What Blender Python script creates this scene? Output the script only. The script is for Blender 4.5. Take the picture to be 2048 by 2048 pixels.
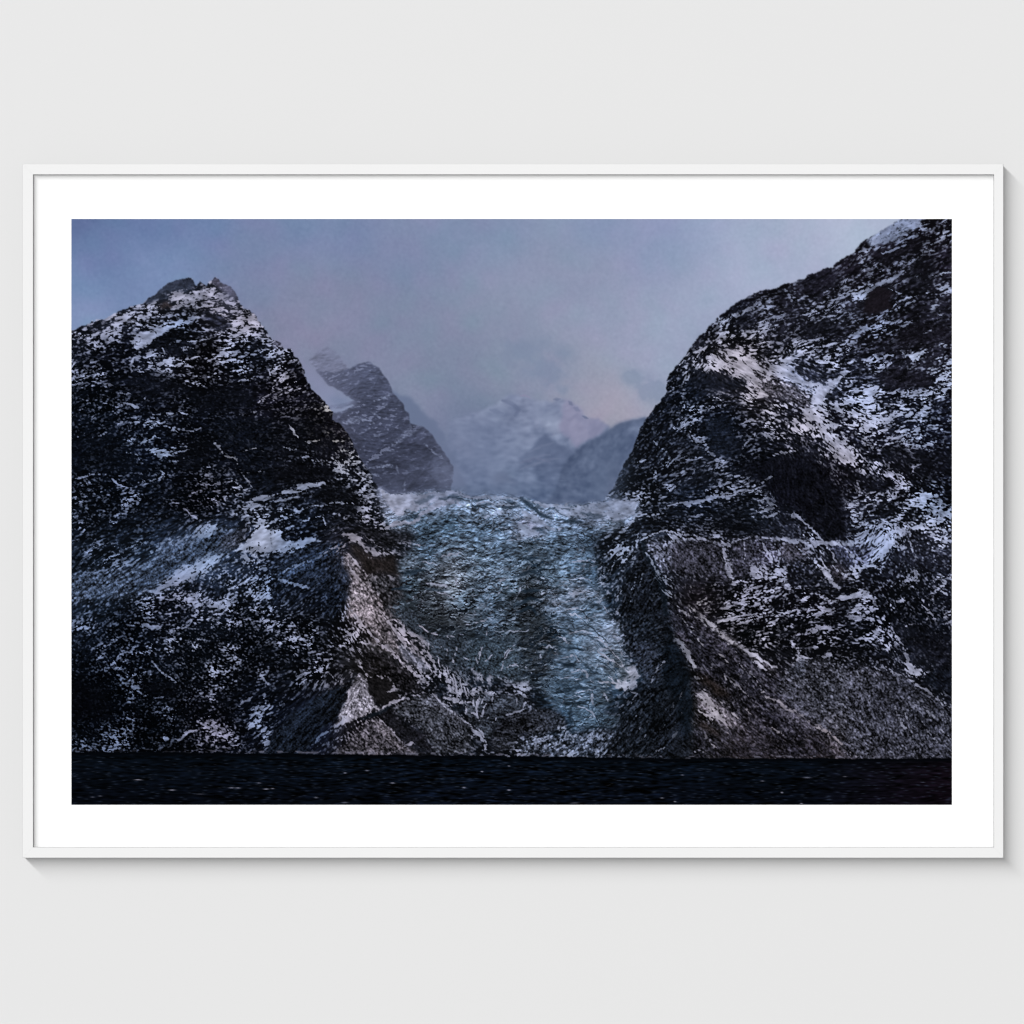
import numpy as np, math

# ---------------------------------------------------------------- the printed photograph
# The print is one flat sheet.  Its picture (a glacier between two snowy
# mountains above dark water) is worked out here as pigment per point of a fine
# grid on that sheet.  Coordinates below are sheet coordinates: PW x PH units.
PX0, PY0, PW, PH = 142.0, 437.5, 1762.5, 1172.5
SC = 0.8
Q = SC * 1.5
NX, NY = int(round(PW * SC)), int(round(PH * SC))
RS = np.random.RandomState(7)
GX, GY = np.meshgrid((np.arange(NX) + .5) / SC + PX0, (np.arange(NY) + .5) / SC + PY0)
GX = GX.astype(np.float32); GY = GY.astype(np.float32)
TILE = {'A1': (142, 437), 'A2': (542, 437), 'A3': (942, 437), 'A4': (1342, 437), 'A5': (1504, 437),
        'B1': (142, 837), 'B2': (542, 837), 'B3': (942, 837), 'B4': (1342, 837), 'B5': (1504, 837),
        'C1': (142, 1210), 'C2': (542, 1210), 'C3': (942, 1210), 'C4': (1342, 1210), 'C5': (1504, 1210),
        'N': (0, 0)}

def pts(t, s):
    v = [float(a) for a in s.replace(',', ' ').split()]
    x0, y0 = TILE[t]
    k = 1.0 if t == 'N' else 1 / 4.83
    return [(x0 + v[i] * k, y0 + v[i + 1] * k) for i in range(0, len(v), 2)]

def multi(s):
    """'A2 x y x y | B2 x y ...' -> points"""
    out = []
    for seg in s.split('|'):
        seg = seg.strip(); t, rest = seg.split(' ', 1)
        out += pts(t, rest)
    return out

def hx(h):
    return np.array([int(h[i:i + 2], 16) / 255 for i in (0, 2, 4)], np.float32)

def blur(a, s):
    r = max(1, int(3 * s)); k = np.exp(-.5 * (np.arange(-r, r + 1) / s) ** 2); k /= k.sum()
    for ax in (0, 1):
        p = [(0, 0)] * a.ndim; p[ax] = (r, r); b = np.pad(a, p, mode='edge'); o = np.zeros_like(a)
        n = a.shape[ax]
        for i, w in enumerate(k):
            sl = [slice(None)] * a.ndim; sl[ax] = slice(i, i + n)
            o += (w * b[tuple(sl)]).astype(a.dtype)
        a = o
    return a

def fftblur(a, sx, sy=None):
    sy = sy or sx
    fy = np.fft.fftfreq(a.shape[0])[:, None]; fx = np.fft.rfftfreq(a.shape[1])[None]
    return np.fft.irfft2(np.fft.rfft2(a) * np.exp(-2 * math.pi ** 2 * ((fx * sx) ** 2 + (fy * sy) ** 2)), a.shape).astype(np.float32)

def norm(a):
    return ((a - a.mean()) / a.std()).astype(np.float32)

def gnoise(s, sy=None):
    return norm(fftblur(RS.randn(NY, NX).astype(np.float32), s * Q, (sy or s) * Q))

def fbm(s, octv=4, g=.55):
    o = 0; a = 1
    for i in range(octv):
        if s < .6: break
        o = o + a * gnoise(s); a *= g; s *= .5
    return norm(o)

def rank(a):
    h = np.sort(a[::4, ::4].ravel())
    return np.interp(a, h, np.linspace(0, 1, h.size)).astype(np.float32)

def sst(x, a, b):
    t = np.clip((x - a) / (b - a), 0, 1); return t * t * (3 - 2 * t)

def bil(a, x, y):
    x = np.clip(x, 0, a.shape[1] - 1.001); y = np.clip(y, 0, a.shape[0] - 1.001)
    i = x.astype(np.int32); j = y.astype(np.int32); fx = x - i; fy = y - j
    return (a[j, i] * (1 - fx) + a[j, i + 1] * fx) * (1 - fy) + (a[j + 1, i] * (1 - fx) + a[j + 1, i + 1] * fx) * fy

def idw(cp, p=3.0, soft=25.0):
    """cp: rows x, y, v0, v1...  -> smooth field over the sheet (worked out coarse, then enlarged)"""
    cp = np.array(cp, np.float32); st = 6
    gx = GX[::st, ::st]; gy = GY[::st, ::st]
    w = 1 / (((gx[..., None] - cp[:, 0]) ** 2 + (gy[..., None] - cp[:, 1]) ** 2 + soft ** 2) ** (p / 2))
    w /= w.sum(-1, keepdims=True)
    f = w @ cp[:, 2:]
    yy, xx = np.meshgrid(np.arange(NY) / st, np.arange(NX) / st, indexing='ij')
    return np.stack([bil(f[..., k], xx, yy) for k in range(f.shape[-1])], -1).astype(np.float32)

WOB = (fbm(7, 3) * 1.6, fbm(7, 3) * 1.6)          # ragged edges
WOBF = (fbm(2.2, 2) * 1.0, fbm(2.2, 2) * 1.0)

def window(P, pad):
    xs = [p[0] for p in P]; ys = [p[1] for p in P]
    i0 = max(0, int((min(xs) - pad - PX0) * SC)); i1 = min(NX, int((max(xs) + pad - PX0) * SC) + 2)
    j0 = max(0, int((min(ys) - pad - PY0) * SC)); j1 = min(NY, int((max(ys) + pad - PY0) * SC) + 2)
    return slice(j0, j1), slice(i0, i1)

def poly(P, rough=1.0, soft=1.0):
    m = np.zeros((NY, NX), np.float32)
    w = window(P, 8 + 3 * soft)
    if w[0].start >= w[0].stop or w[1].start >= w[1].stop: return m
    x = GX[w] + rough * (WOB[0][w] + WOBF[0][w]); y = GY[w] + rough * (WOB[1][w] + WOBF[1][w])
    c = np.zeros(x.shape, bool)
    n = len(P)
    for i in range(n):
        (xa, ya), (xb, yb) = P[i], P[(i + 1) % n]
        if ya == yb: continue
        c ^= ((ya > y) != (yb > y)) & (x < (xb - xa) * (y - ya) / (yb - ya) + xa)
    r = c.astype(np.float32)
    m[w] = blur(r, max(.5, soft * SC)) if soft > .3 else r
    return m

def line(P, wd, rough=1.0, taper=True):
    """soft ragged stroke: 0..1"""
    m = np.zeros((NY, NX), np.float32)
    w = window(P, wd * 2 + 6)
    if w[0].start >= w[0].stop or w[1].start >= w[1].stop: return m
    x = GX[w] + rough * (WOB[0][w] * .8 + WOBF[0][w]); y = GY[w] + rough * (WOB[1][w] * .8 + WOBF[1][w])
    tot = sum(math.hypot(P[i + 1][0] - P[i][0], P[i + 1][1] - P[i][1]) for i in range(len(P) - 1)) + 1e-6
    acc = 0; best = np.full(x.shape, -9, np.float32)
    for (xa, ya), (xb, yb) in zip(P[:-1], P[1:]):
        L = math.hypot(xb - xa, yb - ya) + 1e-6
        t = np.clip(((x - xa) * (xb - xa) + (y - ya) * (yb - ya)) / L ** 2, 0, 1)
        d = np.hypot(x - xa - t * (xb - xa), y - ya - t * (yb - ya))
        s = (acc + t * L) / tot
        hw = wd * .5 * ((.45 + .55 * np.sin(math.pi * np.clip(s, .03, .97))) if taper else 1)
        best = np.maximum(best, (hw - d) / (.35 * wd + 1.0))
        acc += L
    m[w] = np.clip(best + .5, 0, 1)
    return m

def over(img, col, m):
    m = m[..., None]
    return img * (1 - m) + col * m
# snow cover by 40-unit cell (0 bare .. 9 white), 44 cells a row, from the top of the print down
COV = """
............................................
............................................
............................................
............................................
............................................
............................................
""".split()
COV = [
 "0000000000" "0000000000" "0000000000" "0000000002" "6743",
 "0000000000" "0000000000" "0000000000" "0000000013" "4433",
 "0000044430" "0000000000" "0000000000" "0000002112" "3422",
 "0000114544" "0000000000" "0000000000" "0000222124" "3124",
 "5566546665" "0000000000" "0000000000" "0022433232" "1313",
 "5674543375" "4000000000" "0000000001" "1142432124" "4321",
 "2325112222" "3300000000" "0000000001" "1254444432" "1132",
 "2214543432" "3333300000" "0000000001" "3458775543" "3334",
 "1212212111" "4432200000" "0000000001" "2024646864" "5234",
 "2232231112" "2234220000" "0000000011" "1323466656" "5553",
 "1222331111" "1212222222" "2222222212" "3113345846" "5664",
 "1223440221" "1212322222" "2222222211" "2311443664" "4433",
 "1212111111" "2234422222" "2222222133" "3242201343" "4421",
 "2243102320" "1113548888" "8888888244" "2244200122" "3432",
 "2242233235" "5412468776" "7777777663" "3322320012" "3356",
 "1111225325" "3233456555" "5565555431" "3221122014" "4654",
 "1223544567" "8425442555" "5555553446" "4243554556" "5544",
 "3344566544" "3424322555" "5545554424" "2242553456" "4323",
 "4456643233" "5323533444" "4444553322" "2234442344" "2333",
 "3333446634" "2434643444" "4445542222" "3234333345" "4323",
 "3224333333" "3434545444" "4434445322" "2334434545" "5233",
 "2322322431" "3323354533" "3343445432" "1224444434" "4322",
 "2322323423" "2332323634" "3333445432" "2323444434" "3442",
 "0122123324" "3322513325" "6453344422" "1432333443" "3243",
 "0022322223" "3213733435" "3321244322" "0433333344" "3334",
 "1122125544" "2114333344" "4423334322" "0243333444" "3334",
 "4332323334" "2222343123" "4434555322" "2222232344" "3333",
 "4332323334" "2222343123" "4434555322" "2222232344" "3333",
 "0000000000" "0000000000" "0000000000" "0000000000" "0000",
 "0000000000" "0000000000" "0000000000" "0000000000" "0000"]

SKY = """150 445 5a6c98|200 500 667aa6|150 560 7287b3|160 640 7e93bb|300 450 667ca8|320 540 7389b3|420 450 6b80ab
500 500 7886ac|530 570 7d88ab|600 450 7085ab|700 600 7f87a6|700 470 7585ac|800 520 7a88ab|900 700 7c89a5|900 450 7c8bae|1000 450 7e8eb0
1000 650 818ba8|1000 760 8190a8|1100 750 7f8ba8|1100 560 8792b0|1200 550 8a95b3|1200 640 8f9ab8|1200 450 8494b8|1250 700 95a0be|1300 500 8b99bc|1330 450 8796bb
1330 720 98a4c2|1300 760 93a0bd|1400 600 9ba6c5|1400 450 93a0c3|1500 470 9ba6c6|1600 470 a2aecb|1700 450 aab6d2|1500 560 a2adcc|1350 660 9aa6c4
1180 790 949ab2|1215 800 a09eb4|1240 825 aba6b6|1200 820 a09eb3|1260 835 a9a6ba|1170 800 9496ae|1170 760 8e96ae|1280 810 98a2bc|560 650 8085a3|640 690 8084a2|600 600 7f87a6|740 720 7d85a3|800 640 7d88a6|860 760 77849f
880 800 76829f|820 800 77839f|900 850 707c9a|960 880 6e7a97|1000 900 6a7796|1050 940 62708f|900 930 65738f|940 980 60708e|1100 980 5a6988"""

# heading of the streaks: x y angle(deg, + runs down to the right) length
ANG = """200 620 -22 9|300 560 -20 9|400 590 -8 8|470 650 10 8|250 760 -8 7|350 720 -2 7|480 720 -8 8|200 820 -12 6|400 830 4 6|560 760 -15 6
620 800 -12 6|250 880 -10 6|400 900 -5 7|480 900 25 5|560 860 0 7|650 930 30 5|200 980 -15 5|300 1020 -20 5|420 1000 10 5|600 1000 -10 8|560 1010 -12 9|700 1000 20 5
380 1080 -40 12|300 1140 -38 14|200 1180 -28 9|450 1090 -38 12|540 1080 -25 8|600 1120 -38 10|650 1090 -38 9|660 1180 -55 9|600 1180 -45 8|450 1170 -30 5|350 1210 -12 5
250 1280 -18 3|400 1290 20 3|500 1280 -20 3|600 1280 10 4|220 1400 10 3|350 1420 -10 3|450 1450 15 5|520 1450 -30 6|620 1430 -46 16|580 1480 -46 16|680 1390 -46 14
720 1130 52 9|740 1180 50 9|720 1230 55 8|760 1270 45 9|820 1310 43 9|730 1420 65 5|780 1350 25 5|770 1480 35 4|880 1450 40 4|850 1400 20 4
800 1030 0 6|900 1000 -5 6|1000 1050 0 6|1100 1040 10 6|1150 1000 8 7|850 1100 10 6|900 1160 12 6|1000 1160 -8 6|1080 1200 -15 6|1150 1180 5 6|1180 1280 20 8|1220 1330 38 8|900 1260 10 7|950 1320 60 5|1040 1290 0 5|1120 1360 -5 6|1020 1420 0 5|1100 1480 -25 5
1250 1130 -40 6|1280 1200 -50 7|1260 1280 -40 5|1300 1360 -48 9|1290 1450 -46 10|1340 1420 -52 12|1230 1480 -46 9|1210 900 -60 6|1280 950 -20 6
1360 1130 50 6|1380 1220 46 11|1440 1320 42 11|1500 1400 40 11|1420 1440 45 11|1600 1430 38 11|1540 1330 36 10|1680 1470 36 9|1400 1500 42 9|1560 1480 38 7
1650 1400 60 5|1720 1400 65 5|1800 1420 62 7|1870 1400 45 9|1860 1350 35 9|1640 1350 35 5
1420 640 -32 6|1500 600 -20 6|1600 560 -20 7|1700 520 -24 9|1800 480 -26 10|1880 500 -26 9|1600 640 -22 8|1700 620 -24 9|1800 600 -24 8|1560 680 -15 6|1680 690 -16 8|1800 670 -20 8|1880 680 -10 7
1380 740 -50 6|1360 800 -30 6|1450 740 45 12|1500 770 45 13|1560 790 38 12|1600 760 30 9|1640 800 20 8|1720 780 -5 8|1800 760 -12 8|1880 780 -5 8|1460 830 -15 6|1540 840 20 6|1620 850 40 8|1700 850 15 7|1800 860 -10 8|1880 860 -5 8
1320 900 -40 5|1400 900 -10 6|1500 900 -12 7|1560 960 80 12|1650 950 55 8|1720 940 45 7|1800 930 45 7|1880 900 20 6|1400 980 -15 9|1500 980 -12 8|1460 1040 -5 8|1600 1040 45 6|1740 1020 -2 6|1820 1010 0 6
1440 1120 60 4|1540 1110 50 4|1600 1120 40 4|1680 1120 50 7|1750 1090 -45 9|1800 1080 60 5|1880 1100 30 5|1480 1200 -12 6|1560 1190 -25 6|1650 1180 15 5|1700 1190 -10 8|1800 1180 50 5|1880 1200 30 5
1500 1260 -20 6|1600 1260 -12 8|1700 1260 5 8|1800 1280 40 6|1880 1300 30 6|1420 1200 -20 5"""

# colour of snow / of rock: x y hex hex
TONE = """200 600 a3a5bd 12141c|350 600 adabbe 171a24|440 620 aaa8be 2a2c3a|360 650 8fa0c6 0a0c12|500 640 a9a7bc 0f1118|250 720 8d95b2 0a0c13|400 720 a5a9c2 09090d|500 710 9aa6c8 0a0c12
200 830 7d87a4 070a10|400 840 8f98b6 080a10|560 790 a09fb3 0a0a10|650 860 a4a09f 0d0c10|300 900 8797b8 070a11|480 900 8b8f9f 080a10|600 920 8f97b2 08090d|250 970 8592b4 070a10|400 1000 8c8ea8 06080d
300 1130 8398bd 1b2433|420 1090 8ca0c4 1f2838|520 1080 a3abc6 20283a|200 1180 7485a8 10161f|600 1070 93a6cd 0c1019|620 1120 6f83a8 0b1019|560 1150 7e92b8 0f141e|690 1100 a59fae 17171d|660 1190 67799c 0a0e17
350 1200 8d93b0 080a10|250 1280 7c89a9 05080e|400 1300 9098b2 05070b|500 1270 8f96b3 05070b|200 1400 586784 020306|300 1450 7481a0 04060a|430 1460 8d8da6 05060a|520 1440 7f8baa 070a11|600 1280 959cb8 06080c|620 1450 4f607f 080b14
720 1160 a79fad 181618|740 1220 b0a6b3 1c1819|800 1300 a7a1b2 15161a|760 1340 9c98a8 12110f|720 1400 b5b1c2 131318|740 1480 958d9c 18161a|850 1440 8f8fa4 12141a|900 1400 9d9fb5 141922
900 1000 939bb8 1c2a38|1000 1060 8a98b4 24384c|1100 1050 8b97b4 22384d|900 1150 8d93a8 20242c|960 1280 a3a9c2 141d28|1050 1220 9aa4bd 15191f|1150 1250 a0a9c2 24384c|1150 1400 93a1bd 1d2c3c|1020 1440 8f94ac 121319|1240 1350 b2b6cc 2a3a4c
1250 1080 8f9bb8 151921|1290 1180 8794b0 0e1117|1280 1280 8893b0 0c0f15|1290 1400 6b748c 0c1017|1340 1440 454c5a 0a0d12|1240 1470 7d869e 0f1218
1400 1200 a9a5b0 131115|1450 1300 aaa6b2 141317|1420 1420 a8a3b0 16140f|1560 1420 938e9b 151318|1660 1480 9a929c 1f1a1b|1500 1480 8f858e 1a1617|1650 1380 8a8ea2 14161d|1750 1430 8d90a4 13141a|1860 1420 9093a8 12141b
1450 620 9aa3bf 12141d|1550 600 8f98b5 14141b|1700 520 a0a9c6 14131a|1800 470 8792b2 16151d|1880 500 a4acc8 16151d|1480 720 a9a5b5 151419|1450 760 b2afc0 1a1b23|1520 790 b7b2c2 1d1c22|1600 760 a4acca 1b1e29|1750 650 98a5c8 15151c|1720 790 a5b0d2 181b26|1860 700 a3adc9 14141b
1380 800 8b97b4 0e121b|1440 850 8a96b6 0b0f18|1600 860 b2b0c4 15161e|1700 860 a8acc5 141620|1850 860 9daacb 121520|1330 900 7f8ba6 11141c|1400 920 8c96b4 10141c|1500 920 8f98b4 0a0c12|1560 980 6d7488 090a10|1680 930 aaa8bc 0d0d12|1800 930 a3a5bf 0e0f15|1880 1000 97a6c8 0c0e15
1400 1000 8e9abb 0c1018|1500 1040 9099b6 0d1016|1400 1120 8d8ea4 1b1c24|1500 1110 a3a5c0 1e1f28|1600 1120 9ba2c0 1b1d27|1750 1090 98a5c8 171a24|1850 1080 a3a9c4 1a1c25|1650 1160 a5a8c0 14161d|1500 1200 a7a9c4 08090d|1620 1220 a6a8c4 090a0e|1750 1250 a2a8c6 0b0d13|1850 1250 9699b0 0b0d13|1500 1280 b0afc4 07080b"""

# skyline and far shapes
FAR_PEAK = "A3 -200 1960 0 1890 110 1850 250 1780 300 1730 370 1700 450 1702 560 1722 620 1755 700 1760 770 1775 820 1735 880 1750 960 1770 1000 1810 1050 1850 1100 1905 1220 1945|B3 1330 80 1300 800 -300 800"
FAR_SUN = "A3 900 1752 960 1770 1000 1810 1050 1850 1100 1905 1220 1945|B3 1330 80 1180 180 1020 280 900 150 830 60|A3 880 1880"
MID_PEAK = "B3 450 390 560 320 640 240 690 180 740 145 790 200 830 235 900 260 970 300 900 420 860 600 820 700 690 650 640 480 560 470 470 500"
MID_LOW = "B3 180 560 250 500 330 480 380 560 470 640 400 660 250 620"
BACK_RIDGE = "A2 1150 1640 1240 1690 1350 1760 1450 1830 1530 1905|B2 1580 20 1660 130 1720 250 1760 350 1800 470 1850 590 1910 690 1910 760 1100 760 1100 0"
SMOOTH_RIDGE = "B3 1700 -20 1540 8 1460 40 1380 80 1290 130 1200 180 1100 245 1000 315 940 370 890 430 865 500 855 580 830 660 790 730 740 810 900 840 1300 830 1700 700"
FAINT_PEAK = "A2 370 1370 450 1290 540 1250 600 1270 650 1330 700 1390 745 1455 760 1600 640 1640 540 1600 440 1470"
SECOND = "A2 430 1470 600 1500 680 1470 740 1450 800 1420 880 1397 950 1380 1010 1420 1070 1490 1120 1560 1150 1620 1180 1680 1230 1740 1270 1790 1290 1850 1330 1885|B2 1350 40 1480 90 1540 150 1600 230 1660 310 1720 390 1760 450 1762 510 1755 570 1735 720 1140 722 1000 640 600 300 500 -100|A2 800 1760 560 1610"
GULLY = "A2 240 1290 330 1400 440 1500 540 1610 640 1680 760 1750 830 1780 800 1812 640 1870 560 1830 380 1600 280 1400"
LEFT = "A1 -60 1110 0 1085 60 1060 180 1010 280 970 400 920 540 875 600 860 690 820 740 780 840 710 940 640 1020 610 1120 580 1170 590 1190 640 1220 655 1245 615 1280 640 1330 655 1360 610 1400 585 1440 600 1450 630 1500 640 1560 660 1590 720 1610 760 1640 810 1660 870 1730 900 1780 940 1830 1000 1870 1050 1900 1120|A2 0 1150 40 1170 90 1200 130 1260 200 1265 230 1330 290 1390 320 1480 350 1570 380 1620 430 1680 470 1720 540 1800 600 1860|B2 580 0 660 60 720 130 770 180 800 270 860 350 900 440 960 520 1000 600 1050 680 1140 718 1300 725 1560 716 1740 718|B3 0 740 200 770 330 765 430 775 480 752 540 770 600 800 750 822 1000 832 1300 815 1500 790 1620 770|N 1330 1010 1330 1700 100 1700"
RIGHT = "B3 1380 830 1260 830 1330 720 1400 590 1450 500 1500 400 1570 300 1600 200 1640 70|A3 1690 1932 1720 1900 1760 1830 1830 1760 1880 1700 1900 1600 1925 1490|A4 0 1480 60 1410 120 1360 190 1230 270 1140 330 1090 350 1060 450 970 560 860 680 780 800 720 1010 660 1120 640 1280 580 1310 540 1400 510 1510 470 1570 482 1600 440 1700 370 1760 330 1800 270 1860 220|A5 1180 160 1300 90 1430 5 1450 -60 2000 -60|N 1930 1700 1190 1700"
GLACIER = "B2 1010 640 1140 718 1300 725 1560 716 1740 718|B3 0 740 480 752 600 800 750 822 1000 832 1300 815 1500 790 1620 770 1600 900 1530 1000 1330 1090 1220 1150 1190 1280 1210 1450 1200 1560 1270 1650 1330 1800 1390 1870|C3 1320 80 1400 200 1450 330 1460 450 1540 590 1600 690 1560 770 1400 790 1330 830 1340 950 1290 1000 1420 1080 1380 1200 1200 1210 1000 1210 960 1060 800 1000 740 860 560 770 150 720 0 640|C2 1700 600 1580 560 1520 350 1330 230 1200 120 1130 40|B2 1150 1850 1290 1700 1240 1550 1230 1380 1350 1290 1380 1120 1150 1050 1100 1000"

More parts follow.
